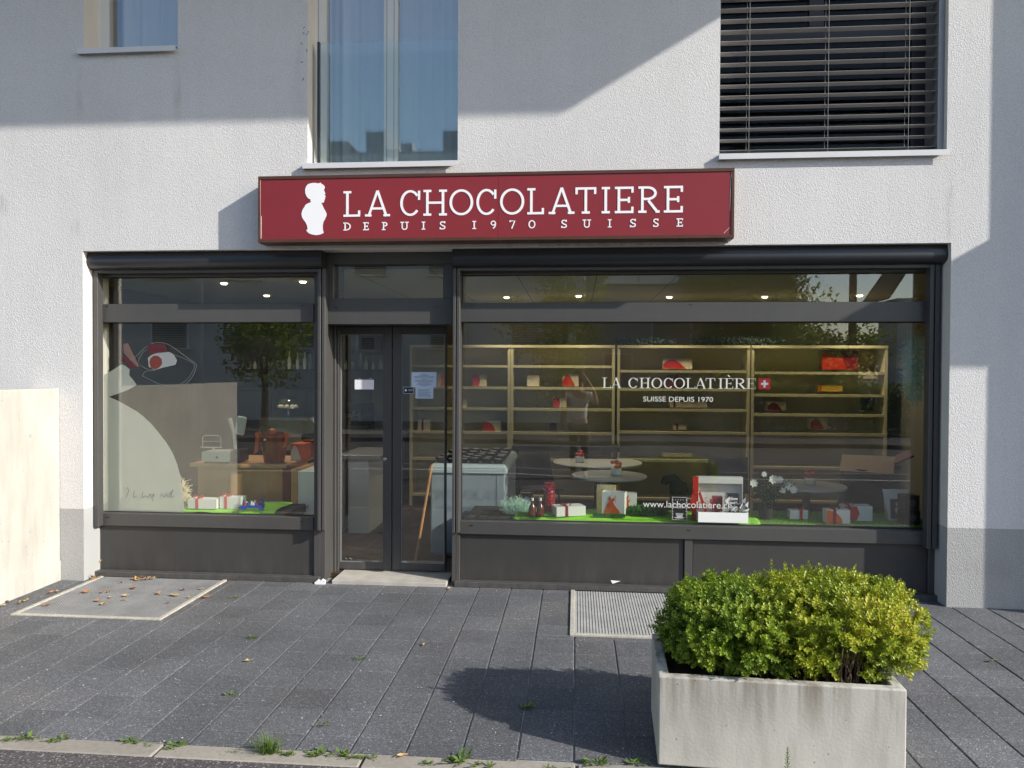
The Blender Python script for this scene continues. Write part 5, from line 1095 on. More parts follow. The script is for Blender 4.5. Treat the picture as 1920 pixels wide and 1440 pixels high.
# freezer with stacked tubs on its lid
YFz = 1.02; x0, x1 = PX(803, 900, YFz), PX(950, 900, YFz); zt = PZ(870, 871, YFz); r = it('chest_freezer', 'pale blue grey chest freezer just inside the door', 'freezer', (x0 + x1) / 2, YFz, FZ); hw = (x1 - x0) / 2; fd = 1.35; ht = zt - FZ
m = MB(); m.box(-hw + .02, hw - .02, .02, fd - .02, .03, ht - .09); m.box(-hw + .05, hw - .05, .05, fd - .05, 0, .03); m.build('cabinet', M['freezer_side'], r, bevel=.012, seg=3)
m = MB(); m.box(-hw, hw, 0, fd, ht - .089, ht - .04); m.frus(-hw, hw, 0, fd, ht - .04, ht, .03, .03); m.build('lid', M['freezer'], r, bevel=.012, seg=3)
m = MB(); m.box(hw - .10, hw - .097, .016, .0195, .05, ht - .10); m.box(hw - .012, hw + .008, .06, .10, ht - .2, ht - .12); m.build('trim', M['steel'], r, bevel=.003)
k = 0
for j in range(5):
    for i in range(6):
        x = r.location.x - hw + .10 + i * (2 * hw - .2) / 5 + rnd.uniform(-.008, .008); y = YFz + .14 + j * .23 + rnd.uniform(-.02, .02); hh = rnd.uniform(.03, .05); k += 1
        t = it('ice_tub', 'black round tub with white disc top standing on the freezer lid', 'tub', x, y, zt + .001, group='black tubs on the freezer lid'); m = MB(); m.lathe([(.04, 0), (.052, hh * .7), (.055, hh * .7), (.055, hh)], n=16); m.build('tub_body', M['black'], t, smooth=True); m = MB(); m.lathe([(.034, hh + .0005), (.034, hh + .004)], n=14); m.build('white_disc', M['white_gloss'], t)
# broom handle leaning on the freezer
m = MB(); a = P(785, 1050, .95); c_ = P(806, 935, 1.0); m.tube([(a.x, .8, FZ), (c_.x + .02, .99, .93)], .013, 8); tag(m.build('broom_stick', M['oak']), 'wooden stick leaning against the freezer behind the door', 'stick')

# round cafe tables
def table(px, py, dia_px, label, Y, zt, leg='black'):
    x = PX(px, py, Y); rd = dia_px / 2 * (Y + CAMD) / FPX; r = it('cafe_table', label, 'table', x, Y, FZ, group='round cafe tables'); h = zt - FZ
    m = MB(); m.lathe([(rd * .96, h - .028), (rd, h - .018), (rd, h - .004), (rd * .99, h)], n=48); m.build('tabletop', M['table_grey'], r, smooth=True)
    m = MB(); m.lathe([(.035, .03), (.035, h - .029)], n=16); m.build('pedestal', M[leg], r, smooth=True); m = MB(); m.lathe([(.22, 0), (.22, .01), (.04, .03)], n=28); m.build('base', M[leg], r, smooth=True); return r
table(1142, 892, 140, 'round grey cafe table with an orange cup on it, nearest the gift bags', 1.73, .76); table(1120, 870, 165, 'round grey cafe table behind, with a red cup', 2.9, .76); table(1512, 904, 138, 'round grey cafe table with a red dotted cup at the right', 1.30, .755, 'alu_grey')
def cup(px, py, Y, zt, label, c1, c2, s=1):
    r = it('sweets_cup', label, 'cup', PX(px, py, Y), Y, zt + .001); m = MB(); m.lathe([(.035 * s, 0), (.045 * s, .01), (.045 * s, .055 * s), (.04 * s, .06 * s)], n=18); m.build('cup_body', M[c2], r, smooth=True)
    rn = random.Random(px)
    for k in range(10):
        m = MB(); a = rn.uniform(0, 6.28); m.M = Matrix.Translation((.03 * s * math.cos(a), .03 * s * math.sin(a), .065 * s + rn.uniform(0, .045) * s)); m.lathe([(.002, -.02 * s), (.02 * s, -.008 * s), (.02 * s, .008 * s), (.002, .02 * s)], n=8); m.build('wrapped_sweet', M[c1], r, smooth=True)
cup(1155, 893, 1.73, .76, 'white cup heaped with orange wrapped sweets on the near table', 'orange', 'white_gloss', 1.25); cup(1087, 868, 2.8, .76, 'red cup with white sticks on the rear table', 'red', 'card_white', 1.2); cup(1519, 900, 1.30, .755, 'small cup of red dotted sweets on the right table', 'red', 'card_cream', 1.2)
# dark side table and chairs behind
r = it('side_table', 'long dark side table behind the round tables', 'table', PX(1060, 840, 3.2), 3.2, FZ); m = MB(); hw = (PX(1165, 840, 3.2) - PX(963, 840, 3.2)) / 2; zt = PZ(1060, 836, 3.2) - FZ; m.box(-hw, hw, 0, .4, zt - .07, zt); m.build('tabletop', M['black'], r, bevel=.005); 
for x in (-hw + .05, hw - .05):
    m = MB(); m.box(x - .03, x + .03, .05, .11, 0, zt - .071); m.build('leg', M['black'], r)
def chair(px, py, Y, rz, label, dark='black_matte'):
    r = it('cafe_chair', label, 'chair', PX(px, py, Y), Y, FZ, rz, group='dark cafe chairs'); m = MB()
    prof = []
    for j in range(7):
        row = []
        for i in range(9):
            u = lerp(-1, 1, i / 8); v = j / 6; z = .44 + (v ** 1.5) * .40; y = .20 + .10 * v - .16 * (u * u); row.append(m.av((u * .24 * (1 - .15 * v), y, z)))
        prof.append(row)
    for j in range(6):
        for i in range(8): m.face((prof[j][i], prof[j][i + 1], prof[j + 1][i + 1], prof[j + 1][i]))
    o = m.build('backrest', M[dark], r, smooth=True); sm = o.modifiers.new('s', 'SOLIDIFY'); sm.thickness = .02
    m = MB(); m.box(-.23, .23, -.22, .2, .42, .46); m.build('seat', M[dark], r, bevel=.02, seg=3)
    for sx_ in (-1, 1):
        for sy_ in (-1, 1): m = MB(); m.tube([(sx_ * .17, sy_ * .16, .42), (sx_ * .22, sy_ * .21, 0)], .012, 8); m.build('leg', M['black'], r)
chair(1620, 930, 1.9, R(160), 'dark shell chair at the right behind the gift boxes'); chair(1010, 930, 2.6, R(30), 'dark shell chair behind the dark tin'); chair(1360, 905, 2.8, R(180), 'dark shell chair behind the open white gift box')
# brochure stand
r = it('brochure_stand', 'dark stand with an open menu near the right wall', 'stand', PX(1625, 860, 1.7), 1.7, FZ, R(-25)); m = MB(); m.tube([(0, 0, .02), (0, 0, .86)], .014, 8); m.lathe([(.16, 0), (.16, .015)], n=20); m.build('stand_pole', M['black'], r)
m = MB(); m.M = Matrix.Translation((0, 0, .88)) @ Matrix.Rotation(R(28), 4, 'X'); m.box(-.24, .0, -.14, .16, 0, .006); m.box(.002, .25, -.14, .16, .002, .01); m.build('open_menu', M['oak_pale'], r)
m = MB(); m.M = Matrix.Translation((.27, .1, .93)) @ Matrix.Rotation(R(-28), 4, 'Y') @ Matrix.Rotation(R(20), 4, 'X'); m.box(-.12, .16, -.08, .08, 0, .02); m.build('red_cover', M['deep_red'], r)

# shelving along the back wall
YS, SD = 3.78, .36
bays = [(768, 957, [647, 685, 726, 766, 811, 862, 931], 'leftmost bay of pale shelving, seen through the right door leaf'), (957, 1153, [647, 685, 726, 766, 811, 862, 931], 'second bay of pale shelving behind the cafe tables'), (1157, 1406, [647, 693, 727, 765, 807, 859, 931], 'third bay of pale shelving behind the window lettering'), (1408, 1664, [647, 695, 736, 772, 807, 869, 931], 'rightmost bay of pale shelving')]
for a, c_, ys, lb in bays:
    x0, x1 = PX(a, 780, YS), PX(c_, 780, YS) - .004; r = it('shelving_unit', lb, 'shelving', (x0 + x1) / 2, YS, FZ, group='pale shelving bays along the back wall'); hw = (x1 - x0) / 2; Z_ = [PZ(1080, y, YS) - FZ for y in ys]; top = Z_[0]
    for sx_ in (-1, 1): m = MB(); m.box(min(sx_ * hw, sx_ * (hw - .035)), max(sx_ * hw, sx_ * (hw - .035)), 0, SD, 0, top - .036); m.build('side_panel', M['shelf_wood'], r)
    m = MB(); m.box(-hw, hw, -.01, SD, top - .035, top); m.build('top_board', M['shelf_wood'], r)
    m = MB(); m.box(-hw + .036, hw - .036, SD - .012, SD - .002, 0, top - .036); m.build('back_panel', M['shelf_back'], r)
    for z in Z_[1:]: m = MB(); z = max(z, .03); m.box(-hw + .036, hw - .036, .005, SD - .013, z - .034, z); m.build('shelf', M['shelf_wood'], r)
S = dict(Y=YS + .06, depth=.14)
def sh(x0, y0, x1, y1, label, **k): 
    kk = dict(S); kk.update(k); return gift(x0, x1, y0, y1, PZ((x0 + x1) / 2, y1 - .5, YS) + .001, label=label, group='gift boxes on the back shelves', **kk)
sh(886, 703, 912, 725, 'cream box with red flower print on the second shelf of the leftmost bay', body='card_cream', figure=('red', 'half'), bow=False)
sh(988, 703, 1011, 725, 'plain cream box on the second shelf of the second bay', body='card_cream')
sh(1055, 701, 1085, 725, 'cream box with red corner above the photographer reflection', body='card_cream', figure=('red', 'hill'))
sh(1037, 746, 1062, 765, 'cream box with big red bow on the third shelf of the second bay', body='card_cream', figure=('red', 'half'), rib='red', ribx=.2)
sh(905, 789, 939, 810, 'cream box with red sweep on the fourth shelf of the leftmost bay', body='card_cream', figure=('red', 'arc'))
sh(1031, 794, 1043, 810, 'small black box on the fourth shelf of the second bay', body='black')
sh(783, 787, 806, 810, 'cream box with dark red ribbon seen through the right door leaf', body='card_cream', rib='deep_red', ribx=.4)
sh(820, 701, 833, 725, 'orange and cream box behind the paper notices', body='orange', figure=('card_cream', 'half'))
sh(866, 750, 875, 765, 'small cream box at the left edge of the right window', body='card_cream')
sh(1243, 672, 1298, 692.5, 'wide cream box with large red mound print on the top shelf', body='card_cream', figure=('red', 'hill'))
sh(1256, 753, 1326, 765, 'long flat cream box with dark ribbon under the small lettering', body='card_cream', rib='deep_red', ribx=.12)
sh(1262, 797, 1287, 807, 'tiny cream box with dark red ribbon in the third bay', body='card_cream', rib='deep_red', ribx=.3)
sh(1242, 849, 1297, 858, 'wide plain cream box low in the third bay', body='card_cream')
sh(1252, 703, 1272, 726, 'deep red box behind the window lettering', body='deep_red')
sh(1541, 657, 1608, 694, 'large dark red bag with orange base on the top shelf of the rightmost bay', body='deep_red', figure=('red', 'arc'))
sh(1535, 722, 1580, 735, 'yellow box with red ribbon on the second shelf of the rightmost bay', body='yellow', rib='red', ribx=.08)
sh(1439, 753, 1474, 771, 'cream box with dark red peak on the third shelf of the rightmost bay', body='card_cream', figure=('deep_red', 'hill'))
sh(1621, 743, 1637, 771, 'tall dark grey box on the third shelf of the rightmost bay', body='black_matte')
sh(1519, 783, 1552, 806, 'cream box with red corner on the fourth shelf of the rightmost bay', body='card_cream', figure=('red', 'hill'))
q = P(1380, 640, YS + .2); frizz('leaf_garland', 'dark leafy garland lying along the top of the shelving', 'garland', Vector((q.x, YS + .2, PZ(1380, 647, YS) + .05)), (.62, .09, .05), 1500, M['garland_leaf'], 7, w_=.02, L=.05)
q = P(1210, 640, YS + .2); frizz('leaf_garland', 'bluish leafy garland on the shelving above the lettering', 'garland', Vector((q.x, YS + .2, PZ(1210, 647, YS) + .05)), (.40, .09, .05), 900, M['garland_leaf'], 8, w_=.02, L=.05)

# left: counter, scale, bucket, kitchen
YC = 1.05; x0, x1 = PX(360, 870, YC), PX(541, 870, YC); zt = PZ(450, 869, YC); r = it('sales_counter', 'wooden sales counter with pale top behind the left window', 'counter', (x0 + x1) / 2, YC, FZ); hw = (x1 - x0) / 2; h = zt - FZ
m = MB(); m.box(-hw, hw, -.05, .75, h - .035, h); m.build('countertop', M['oak_pale'], r, bevel=.003)
m = MB(); m.box(-hw + .06, hw - .22, 0, .02, 0, h - .036); m.build('front_panel', M['oak_pale'], r); m = MB(); m.box(hw - .219, hw - .06, -.002, .7, 0, h - .036); m.build('end_post', M['oak'], r, bevel=.003); m = MB(); m.box(-hw + .06, -hw + .09, .021, .7, 0, h - .036); m.build('side_panel', M['oak_pale'], r)
r = it('sales_counter', 'white fronted counter end with faint printed words beside the door', 'counter', PX(578, 900, .9), .9, FZ); m = MB(); a = PX(558, 900, .9) - r.location.x; zz = PZ(578, 884, .9) - FZ; m.box(a, a + .17, 0, .6, 0, zz); m.build('white_panel', M['card_white'], r, bevel=.003)
m = MB(); m.box(a - .06, a - .001, -.01, .6, 0, zz + .02); m.build('wooden_edge', M['oak'], r)
m = MB()
for k in range(9): 
    xx = a + .03 + k * .009; z = .30 * zz + .2 + k * .003; m.ribbon([(xx, z), (xx + .004, z + .03), (xx + .006, z + .005)], .002, -.0015, -.0003)
m.build('printed_words', M['ink'], r)
r = it('sales_counter', 'dark topped counter with white front seen through the left door leaf', 'counter', PX(668, 880, 2.0), 2.0, FZ); m = MB(); zz = PZ(668, 852, 2.0) - FZ; m.box(-.09, .14, 0, .7, 0, zz - .05); m.build('white_panel', M['card_white'], r); m = MB(); m.box(-.5, .30, -.08, .8, zz - .049, zz); m.build('countertop', M['alu_grey'], r, bevel=.003); m = MB(); m.box(-.45, -.17, .0, .7, 0, zz - .05); m.build('cupboard', M['card_white'], r)
# scale
q = P(407, 868, 1.0); r = it('shop_scale', 'white electronic shop scale with wire tray and tall display on the counter', 'scale', PX(407, 868, 1.02), 1.12, zt + .001); m = MB(); m.box(-.165, .13, -.10, .14, .012, .115); m.build('scale_body', M['white_gloss'], r, bevel=.012, seg=3); m = MB(); m.box(.131, .22, -.09, .14, .01, .13); m.build('printer', M['black'], r, bevel=.008)
m = MB()
for x, y in ((-.13, -.08), (.10, -.08), (-.13, .12), (.10, .12)): m.lathe([(.012, 0), (.012, .012)], (x, y, 0), 10)
m.build('feet', M['black'], r)
m = MB(); m.M = Matrix.Translation((.0, -.1015, .06)) @ Matrix.Rotation(R(90), 4, 'X'); m.lathe([(.013, 0), (.013, .002)], n=16); m.build('round_mark', M['alu_grey'], r)
m = MB(); m.tube([(-.19, -.02, .15), (-.19, -.02, .25), (-.165, -.02, .27), (-.03, -.02, .27), (.0, -.02, .25), (.0, -.02, .15)], .004, 6); m.tube([(-.21, -.02, .15), (.01, -.02, .15)], .006, 6); m.tube([(-.19, -.02, .21), (0, -.02, .21)], .0025, 6); m.tube([(-.08, 0, .115), (-.08, -.02, .15)], .008, 8); m.build('wire_tray', M['white_gloss'], r)
m = MB(); m.tube([(.12, .05, .12), (.10, .05, .3), (.06, .05, .44)], [.016, .016, .02], 10); m.build('pole', M['white_gloss'], r, smooth=True); m = MB(); m.M = Matrix.Translation((.17, .06, .37)) @ Matrix.Rotation(R(10), 4, 'Y'); m.box(-.05, .05, -.02, .02, -.10, .09); m.build('display', M['white_gloss'], r, bevel=.018, seg=3)
# bucket
r = it('ribbon_bucket', 'tall amber brown bucket with orange ribbons on the counter', 'bucket', PX(512, 872, 1.15), 1.18, zt + .001); Hb = PZ(512, 813, 1.15) - zt
m = MB(); m.lathe([(.095, 0), (.10, .01), (.135, Hb * .9), (.15, Hb), (.142, Hb), (.12, Hb * .9), (.09, .02)], n=32); m.build('bucket_body', M['brown_orange'], r, smooth=True)
for x, ln in ((-.15, .18), (.145, .12)):
    m = MB(); m.prism([(x - .02, Hb + .01), (x + .02, Hb + .01), (x + .0, Hb - ln), (x - .045, Hb - ln - .03)], -.045, -.04); m.prism([(x - .03, Hb - .02), (x + .035, Hb - .01), (x + .03, Hb + .02), (x - .02, Hb + .015)], -.06, -.046); m.build('ribbon', M['orange'], r)
m = MB(); m.lathe([(.002, 0), (.03, .01), (.04, .03), (.03, .055), (.002, .07)], (-.02, 0, Hb - .02), 12); m.build('orange_sweet', M['orange'], r, smooth=True)
m = MB(); m.lathe([(.002, 0), (.018, .008), (.018, .02), (.002, .03)], (-.03, -.15, Hb - .07), 12); m.build('white_tag', M['white_gloss'], r, smooth=True)
r2 = gift(545, 570, 832, 868, zt, 1.35, .2, 'orange and white patterned box right of the amber bucket', body='orange', figure=('card_white', 'hill')); r2 = gift(563, 592, 826, 858, zt + .02, 1.65, .2, 'green and orange patterned box farthest right on the counter', body='brown_orange', figure=('card_white', 'arc'))
# glass display case with cake dome
x0, x1 = PX(486, 785, 2.1), PX(640, 785, 2.1); zc = PZ(540, 782, 2.1); r = it('display_case', 'dark glass topped display case behind the counter', 'display case', (x0 + x1) / 2, 2.1, FZ); hw = (x1 - x0) / 2; m = MB(); m.box(-hw, hw, 0, .8, 0, .9); m.build('case_body', M['black'], r, bevel=.004)
m = MB(); m.box(-hw, hw, 0, .8, zc - FZ - .012, zc - FZ); m.build('glass_top', M['clear'], r); m = MB(); m.box(-hw, -hw + .012, .0, .8, .901, zc - FZ - .013); m.box(-hw + .012, hw, .0, .008, .901, zc - FZ - .013); m.build('glass_side', M['clear'], r)
r = it('cake_dome', 'clear glass cake dome on a footed stand on the display case', 'cake dome', PX(537, 780, 2.3), 2.35, zc + .001); m = MB(); m.lathe([(.07, 0), (.02, .012), (.018, .06), (.05, .075), (.18, .08), (.185, .085)], n=32); m.build('stand', M['clear'], r, smooth=True); m = MB(); m.lathe([(.155, .0855), (.15, .15), (.11, .21), (.04, .245), (.015, .25), (.028, .275), (.012, .29)], n=32); m.build('dome', M['clear'], r, smooth=True); m = MB()
for k in range(9): a = k * .7; m.lathe([(.001, 0), (.028, .01), (.026, .03), (.001, .045)], (.09 * math.cos(a), .09 * math.sin(a), .086), 10)
m.build('cake_pieces', M['card_cream'], r, smooth=True)
# kitchen wall units
r = it('wall_cabinet', 'tall matt black cabinet against the back wall of the shop', 'cabinet', PX(530, 780, 4.0), 3.95, FZ); m = MB(); m.box(-.62, .85, 0, .38, 0, 1.55); m.build('cabinet_body', M['black'], r, bevel=.004)
for k, x in enumerate((-.615, -.13, .36)): m = MB(); m.box(x, x + .48, -.02, -.001, .05, .85); m.box(x, x + .48, -.02, -.001, .88, 1.5); m.build('cabinet_door', M['black_matte'], r, bevel=.003)
m = MB(); m.box(-.75, 1.4, -.05, .36, 2.02 - .0, 2.045); m.M = None
r3 = it('glass_shelf', 'wall shelf of glasses and bottles at the back left', 'shelf', PX(530, 700, 3.95), 3.95, FZ); m = MB(); m.box(-.7, 1.55, .1, .39, 1.80, 1.825); m.build('shelf_board', M['black'], r3)
rnd = random.Random(31)
for k in range(22):
    x = -.66 + k * .1; hgt = rnd.uniform(.09, .26); m = MB(); g = rnd.random() < .6; rr_ = rnd.uniform(.022, .035)
    m.lathe([(rr_ * .8, 0), (rr_, hgt * .5), (rr_ * (1 if g else .4), hgt * .75), (rr_ * (1.05 if g else .35), hgt)], n=14); t = m.build('drinking_glass' if g else 'bottle', M['clear'] if g else M['table_grey'], smooth=True); t.location = (r3.location.x + x, 4.12 + rnd.uniform(-.05, .05), FZ + 1.826); tag(t, 'glass or bottle in the row on the back left wall shelf', 'glassware', 'glassware on the wall shelf')
r = it('kitchen_counter', 'black kitchen counter with coffee gear seen through the left door leaf', 'counter', PX(680, 810, 3.9), 3.75, FZ); zz = PZ(680, 808, 3.75) - FZ; m = MB(); m.box(-.42, .60, 0, .58, 0, zz - .04); m.build('counter_body', M['black_matte'], r); m = MB(); m.box(-.45, .62, -.03, .59, zz - .039, zz); m.build('countertop', M['alu_grey'], r)
r = it('coffee_machine', 'dark coffee machine with chrome handle on the kitchen counter', 'coffee machine', PX(668, 800, 3.9), 3.95, FZ + zz + .001); m = MB(); m.box(-.16, .16, 0, .3, 0, .05); m.box(-.16, .16, .14, .3, .05, .36); m.box(-.16, .16, -.02, .14, .26, .36); m.build('machine_body', M['black'], r, bevel=.01, seg=2); m = MB(); m.tube([(.04, .02, .26), (.05, -.06, .20), (.07, -.10, .12)], .012, 8); m.tube([(-.06, .03, .25), (-.06, .03, .20)], .018, 8); m.build('handle', M['steel'], r, smooth=True)
r = it('wall_picture', 'framed dark picture on the back wall above the glasses', 'picture', PX(690, 645, 4.3), 4.345, PZ(690, 662, 4.3)); m = MB(); ww = .5 * (PX(716, 640, 4.3) - PX(667, 640, 4.3)); hh = PZ(690, 626, 4.3) - r.location.z
m.box(-ww, ww, -.03, -.001, 0, .05); m.box(-ww, ww, -.03, -.001, hh - .05, hh); m.box(-ww, -ww + .1, -.03, -.001, .05, hh - .05); m.box(ww - .1, ww, -.03, -.001, .05, hh - .05); m.build('picture_frame', M['alu_grey'], r); m = MB(); m.box(-ww + .1, ww - .1, -.02, -.002, .05, hh - .05); m.build('picture', M['black'], r)

# notices on the door
def sheet(x0, x1, y0, y1, Y, name, label, matl, cat):
    a, c_ = P(x0, y1, Y), P(x1, y0, Y); r = it(name, label, cat, (a.x + c_.x) / 2, Y, a.z); m = MB(); hw = (c_.x - a.x) / 2; h = c_.z - a.z; m.box(-hw, hw, 0, .0012, 0, h); m.build('sheet', matl, r); return r, hw, h
YN = YD + .0185
r, hw, h = sheet(665, 701, 712, 730, YN, 'door_notice', 'small blank white card hung by two suckers on the left door leaf', M['letter_white'], 'notice')
for x in (-.55, .58):
    m = MB(); m.M = Matrix.Translation((hw * x, .0005, h + .008)) @ Matrix.Rotation(R(90), 4, 'X'); m.lathe([(.014, 0), (.006, .006)], n=14); m.build('sucker', M['clear'], r)
r, hw, h = sheet(779, 812.5, 725, 747, YN + .0015, 'door_notice', 'lower narrow paper notice on the right door leaf', M['paper'], 'notice'); m = MB()
for k in range(7): m.box(-hw * .75, hw * random.uniform(.3, .8), -.0012, -.0002, h * (.12 + .1 * k), h * (.12 + .1 * k) + .0025)
m.build('printed_lines', M['ink'], r)
r, hw, h = sheet(771.5, 818.5, 698, 726, YN, 'door_notice', 'upper wide paper notice on the right door leaf', M['paper'], 'notice'); m = MB()
for k, w_ in enumerate((.3, .6, .5, .75, .7, .2, .78, .8, .4, .25)): m.box(-hw * w_, hw * w_, -.0012, -.0002, h * (.1 + .085 * k), h * (.1 + .085 * k) + .0026)
m.build('printed_lines', M['ink'], r)
r, hw, h = sheet(756, 775.5, 725.5, 738, YN - .001, 'payment_sticker', 'small dark payment sticker with white logo on the right door leaf', M['letter_white'], 'sticker'); m = MB(); m.box(-hw + .003, hw - .003, -.0008, -.0002, .003, h - .003); m.build('dark_field', M['sticker'], r)
m = MB(); m.M = Matrix.Translation((-hw * .5, -.0009, h * .5)) @ Matrix.Rotation(R(90), 4, 'X'); m.lathe([(.011, 0), (.011, .0006)], n=6); m.build('round_logo', M['letter_white'], r)
o = text('TWINT', 765.5, 774, 733.6, 729.8, YN - .0026, 'sticker_text', M['letter_white'], None, .0003); o.parent = r; o.location = -Vector(r.location)
for px0, px1, dd in ((697, 712, dl), (750, 765, dr)):
    m = MB(); Y_ = YD + .0205
    for k in range(4):
        x = lerp(px0, px1 - 3, k / 3.6); m.ribbon([(PX(x, 1055, Y_), PZ(x, 1055.5, Y_)), (PX(x + 1.5, 1052, Y_), PZ(x, 1051.5, Y_)), (PX(x + 3.4, 1055, Y_), PZ(x, 1055, Y_))], .006, Y_, Y_ + .001)
    m.build('maker_sticker', M['letter_white'], dd)

# ceiling spotlights, lit
M['spot_glow'] = mat('spot_glow', (.9, .8, .6), .5, emit=(1, .86, .62), estr=4)
def spot(x, y):
    r = it('ceiling_spotlight', 'small round recessed ceiling spotlight, lit', 'ceiling light', x, y, CZ, group='recessed ceiling spotlights'); m = MB()
    m.lathe([(.055, -.004), (.055, -.0005), (.042, -.0005), (.042, -.004)], n=18); m.build('trim_ring', M['white_frame'], r, smooth=True); m = MB(); m.lathe([(.028, -.022), (.036, -.012), (.038, -.001)], n=16); m.build('lamp', M['spot_glow'], r)
    L = bpy.data.lights.new('spot', 'SPOT'); L.energy = SPOT_W; L.spot_size = R(120); L.spot_blend = .8; L.color = (1, .90, .68); L.shadow_soft_size = .04; o = bpy.data.objects.new('lamp_light', L); C.collection.objects.link(o); o.parent = r; o.location = (0, 0, -.06)
SPOT_W = 27
def onc(px, py): p = G(px, py, CZ); return p.x, p.y
for px, py in ((420, 530), (568, 527), (500, 553), (950, 556.5), (1085, 554), (1255, 556), (1434, 555.5), (1612, 553)): spot(*onc(px, py))

# ------------------------------------------------------------------ across the street (seen in the glass)
GY = -(2 * YG)
def DV(d): return -(d - CAMD - 2 * YG)         # street y of a thing whose mirror image is d metres from the camera
def RX(px, d): return (px - 1080) * d / FPX
def RZ(py, d): return CAMH + (700 - py) * d / FPX
b = MB(); b.box(-60, 60, DV(19) - 3, DV(19), -.1, .10); b.build('far_pavement', M['asphalt'], kind='structure')
b = MB(); b.box(-60, 60, DV(13.4), DV(13.3), -.0035, .0005); b.box(-60, 60, DV(14.25), DV(14.2), -.0035, .0005); b.build('road_marking', mat('road_paint', (.55, .55, .52), .8), kind='structure')
M['opp_wall'] = mat('opp_wall', (.66, .65, .62), .9, var=.1, vscale=.6); M['opp_grey'] = mat('opp_grey', (.33, .34, .36), .8); M['opp_glass'] = glass('opp_glass', (.3, .34, .36), .12); M['opp_pale'] = mat('opp_pale', (.75, .78, .76), .7); M['roof_dark'] = mat('roof_dark', (.05, .04, .038), .8); M['opp_shutter'] = mat('opp_shutter', (.16, .17, .19), .6)
def opp_building(name, label, x0, x1, d, depth, h, wins, matl, roof=None):
    y = DV(d); r = it(name, label, 'building', (x0 + x1) / 2, y, -.02); o = Vector(r.location)
    m = MB(); m.box(x0, x1, y - depth, y, -.02, h); loc(m.build('wall', M[matl], r), r)
    if roof: m = MB(); roof(m, y); loc(m.build('roof', M['opp_grey' if 'apartment' in label else 'roof_dark'], r), r)
    for (a, c_, z0, z1, kind) in wins:
        m = MB(); e = .06; m.box(a - e, c_ + e, y + .002, y + .06, z1, z1 + e); m.box(a - e - .05, c_ + e + .05, y + .002, y + .14, z0 - e, z0); m.box(a - e, a, y + .002, y + .06, z0, z1); m.box(c_, c_ + e, y + .002, y + .06, z0, z1); f = loc(m.build('window', M['white_frame'], r), r)
        m = MB()
        if kind == 'louvre':
            k = z0 + .03
            while k < z1: m.box(a, c_, y + .01, y + .045, k, k + .05); k += .085
            g = m.build('shutter', M['opp_shutter'], f)
        else: m.box(a, c_, y + .004, y + .02, z0, z1); g = m.build('pane', M['opp_pale'] if kind == 'pale' else M['opp_shutter'], f)
    return r
dA = 27.0; wins = []
for px0, px1 in ((255, 322), (395, 470), (535, 600), (660, 720), (800, 870), (960, 1010)):
    for z0, z1, kk in ((2.7, 3.75, 'louvre'), (5.35, 6.7, 'louvre'), (8.0, 9.2, 'dark')): wins.append((RX(px0, dA), RX(px1, dA), z0, z1, kk))
def roofA(m, y):
    for px0, px1, t in ((600, 640, 11.2), (674, 716, 11.55), (742, 764, 11.1), (822, 860, 11.5), (900, 960, 11.2)): m.box(RX(px0, dA), RX(px1, dA), y - 6, y - .5, 9.801, t - .75)
    m.box(-19, -1.5, y - 7, y - .2, 9.8, 9.95)
opp_building('opposite_building', 'pale apartment house with louvred windows across the street', -19.0, RX(1097, dA), dA, 9, 9.8, wins, 'opp_wall', roofA)
dB = 31.0
opp_building('opposite_building', 'taller grey apartment house with pale curtained windows across the street', RX(1098, dB), RX(1312, dB), dB, 8, 8.8, [(RX(1133, dB), RX(1190, dB), RZ(532, dB), 6.6, 'pale'), (RX(1200, dB), RX(1265, dB), RZ(532, dB), 6.6, 'pale'), (RX(1130, dB), RX(1180, dB), 1.2, 2.6, 'dark'), (RX(1220, dB), RX(1290, dB), 2.9, 4.0, 'dark')], 'opp_grey')
dC = 34.0; hx0, hx1 = 13.9, 27.5
def roofC(m, y):
    ez = RZ(560, dC); m.M = None; a, c_ = 13.3, hx1 + .6; mid = (a + c_) / 2; pk = ez + (mid - a) * 1.5
    m.prism([(a, ez), (a, ez - .15), (mid, pk - .15), (c_, ez - .15), (c_, ez), (mid, pk)], y - 2.2, y + .6)
opp_building('opposite_house', 'gabled house with a dark steep roof across the street', hx0, hx1, dC, 2, RZ(562, dC), [(hx0 + 1, hx0 + 2, 1, 2.4, 'dark'), (hx0 + 3, hx0 + 4, 1, 2.4, 'dark')], 'opp_wall', roofC)
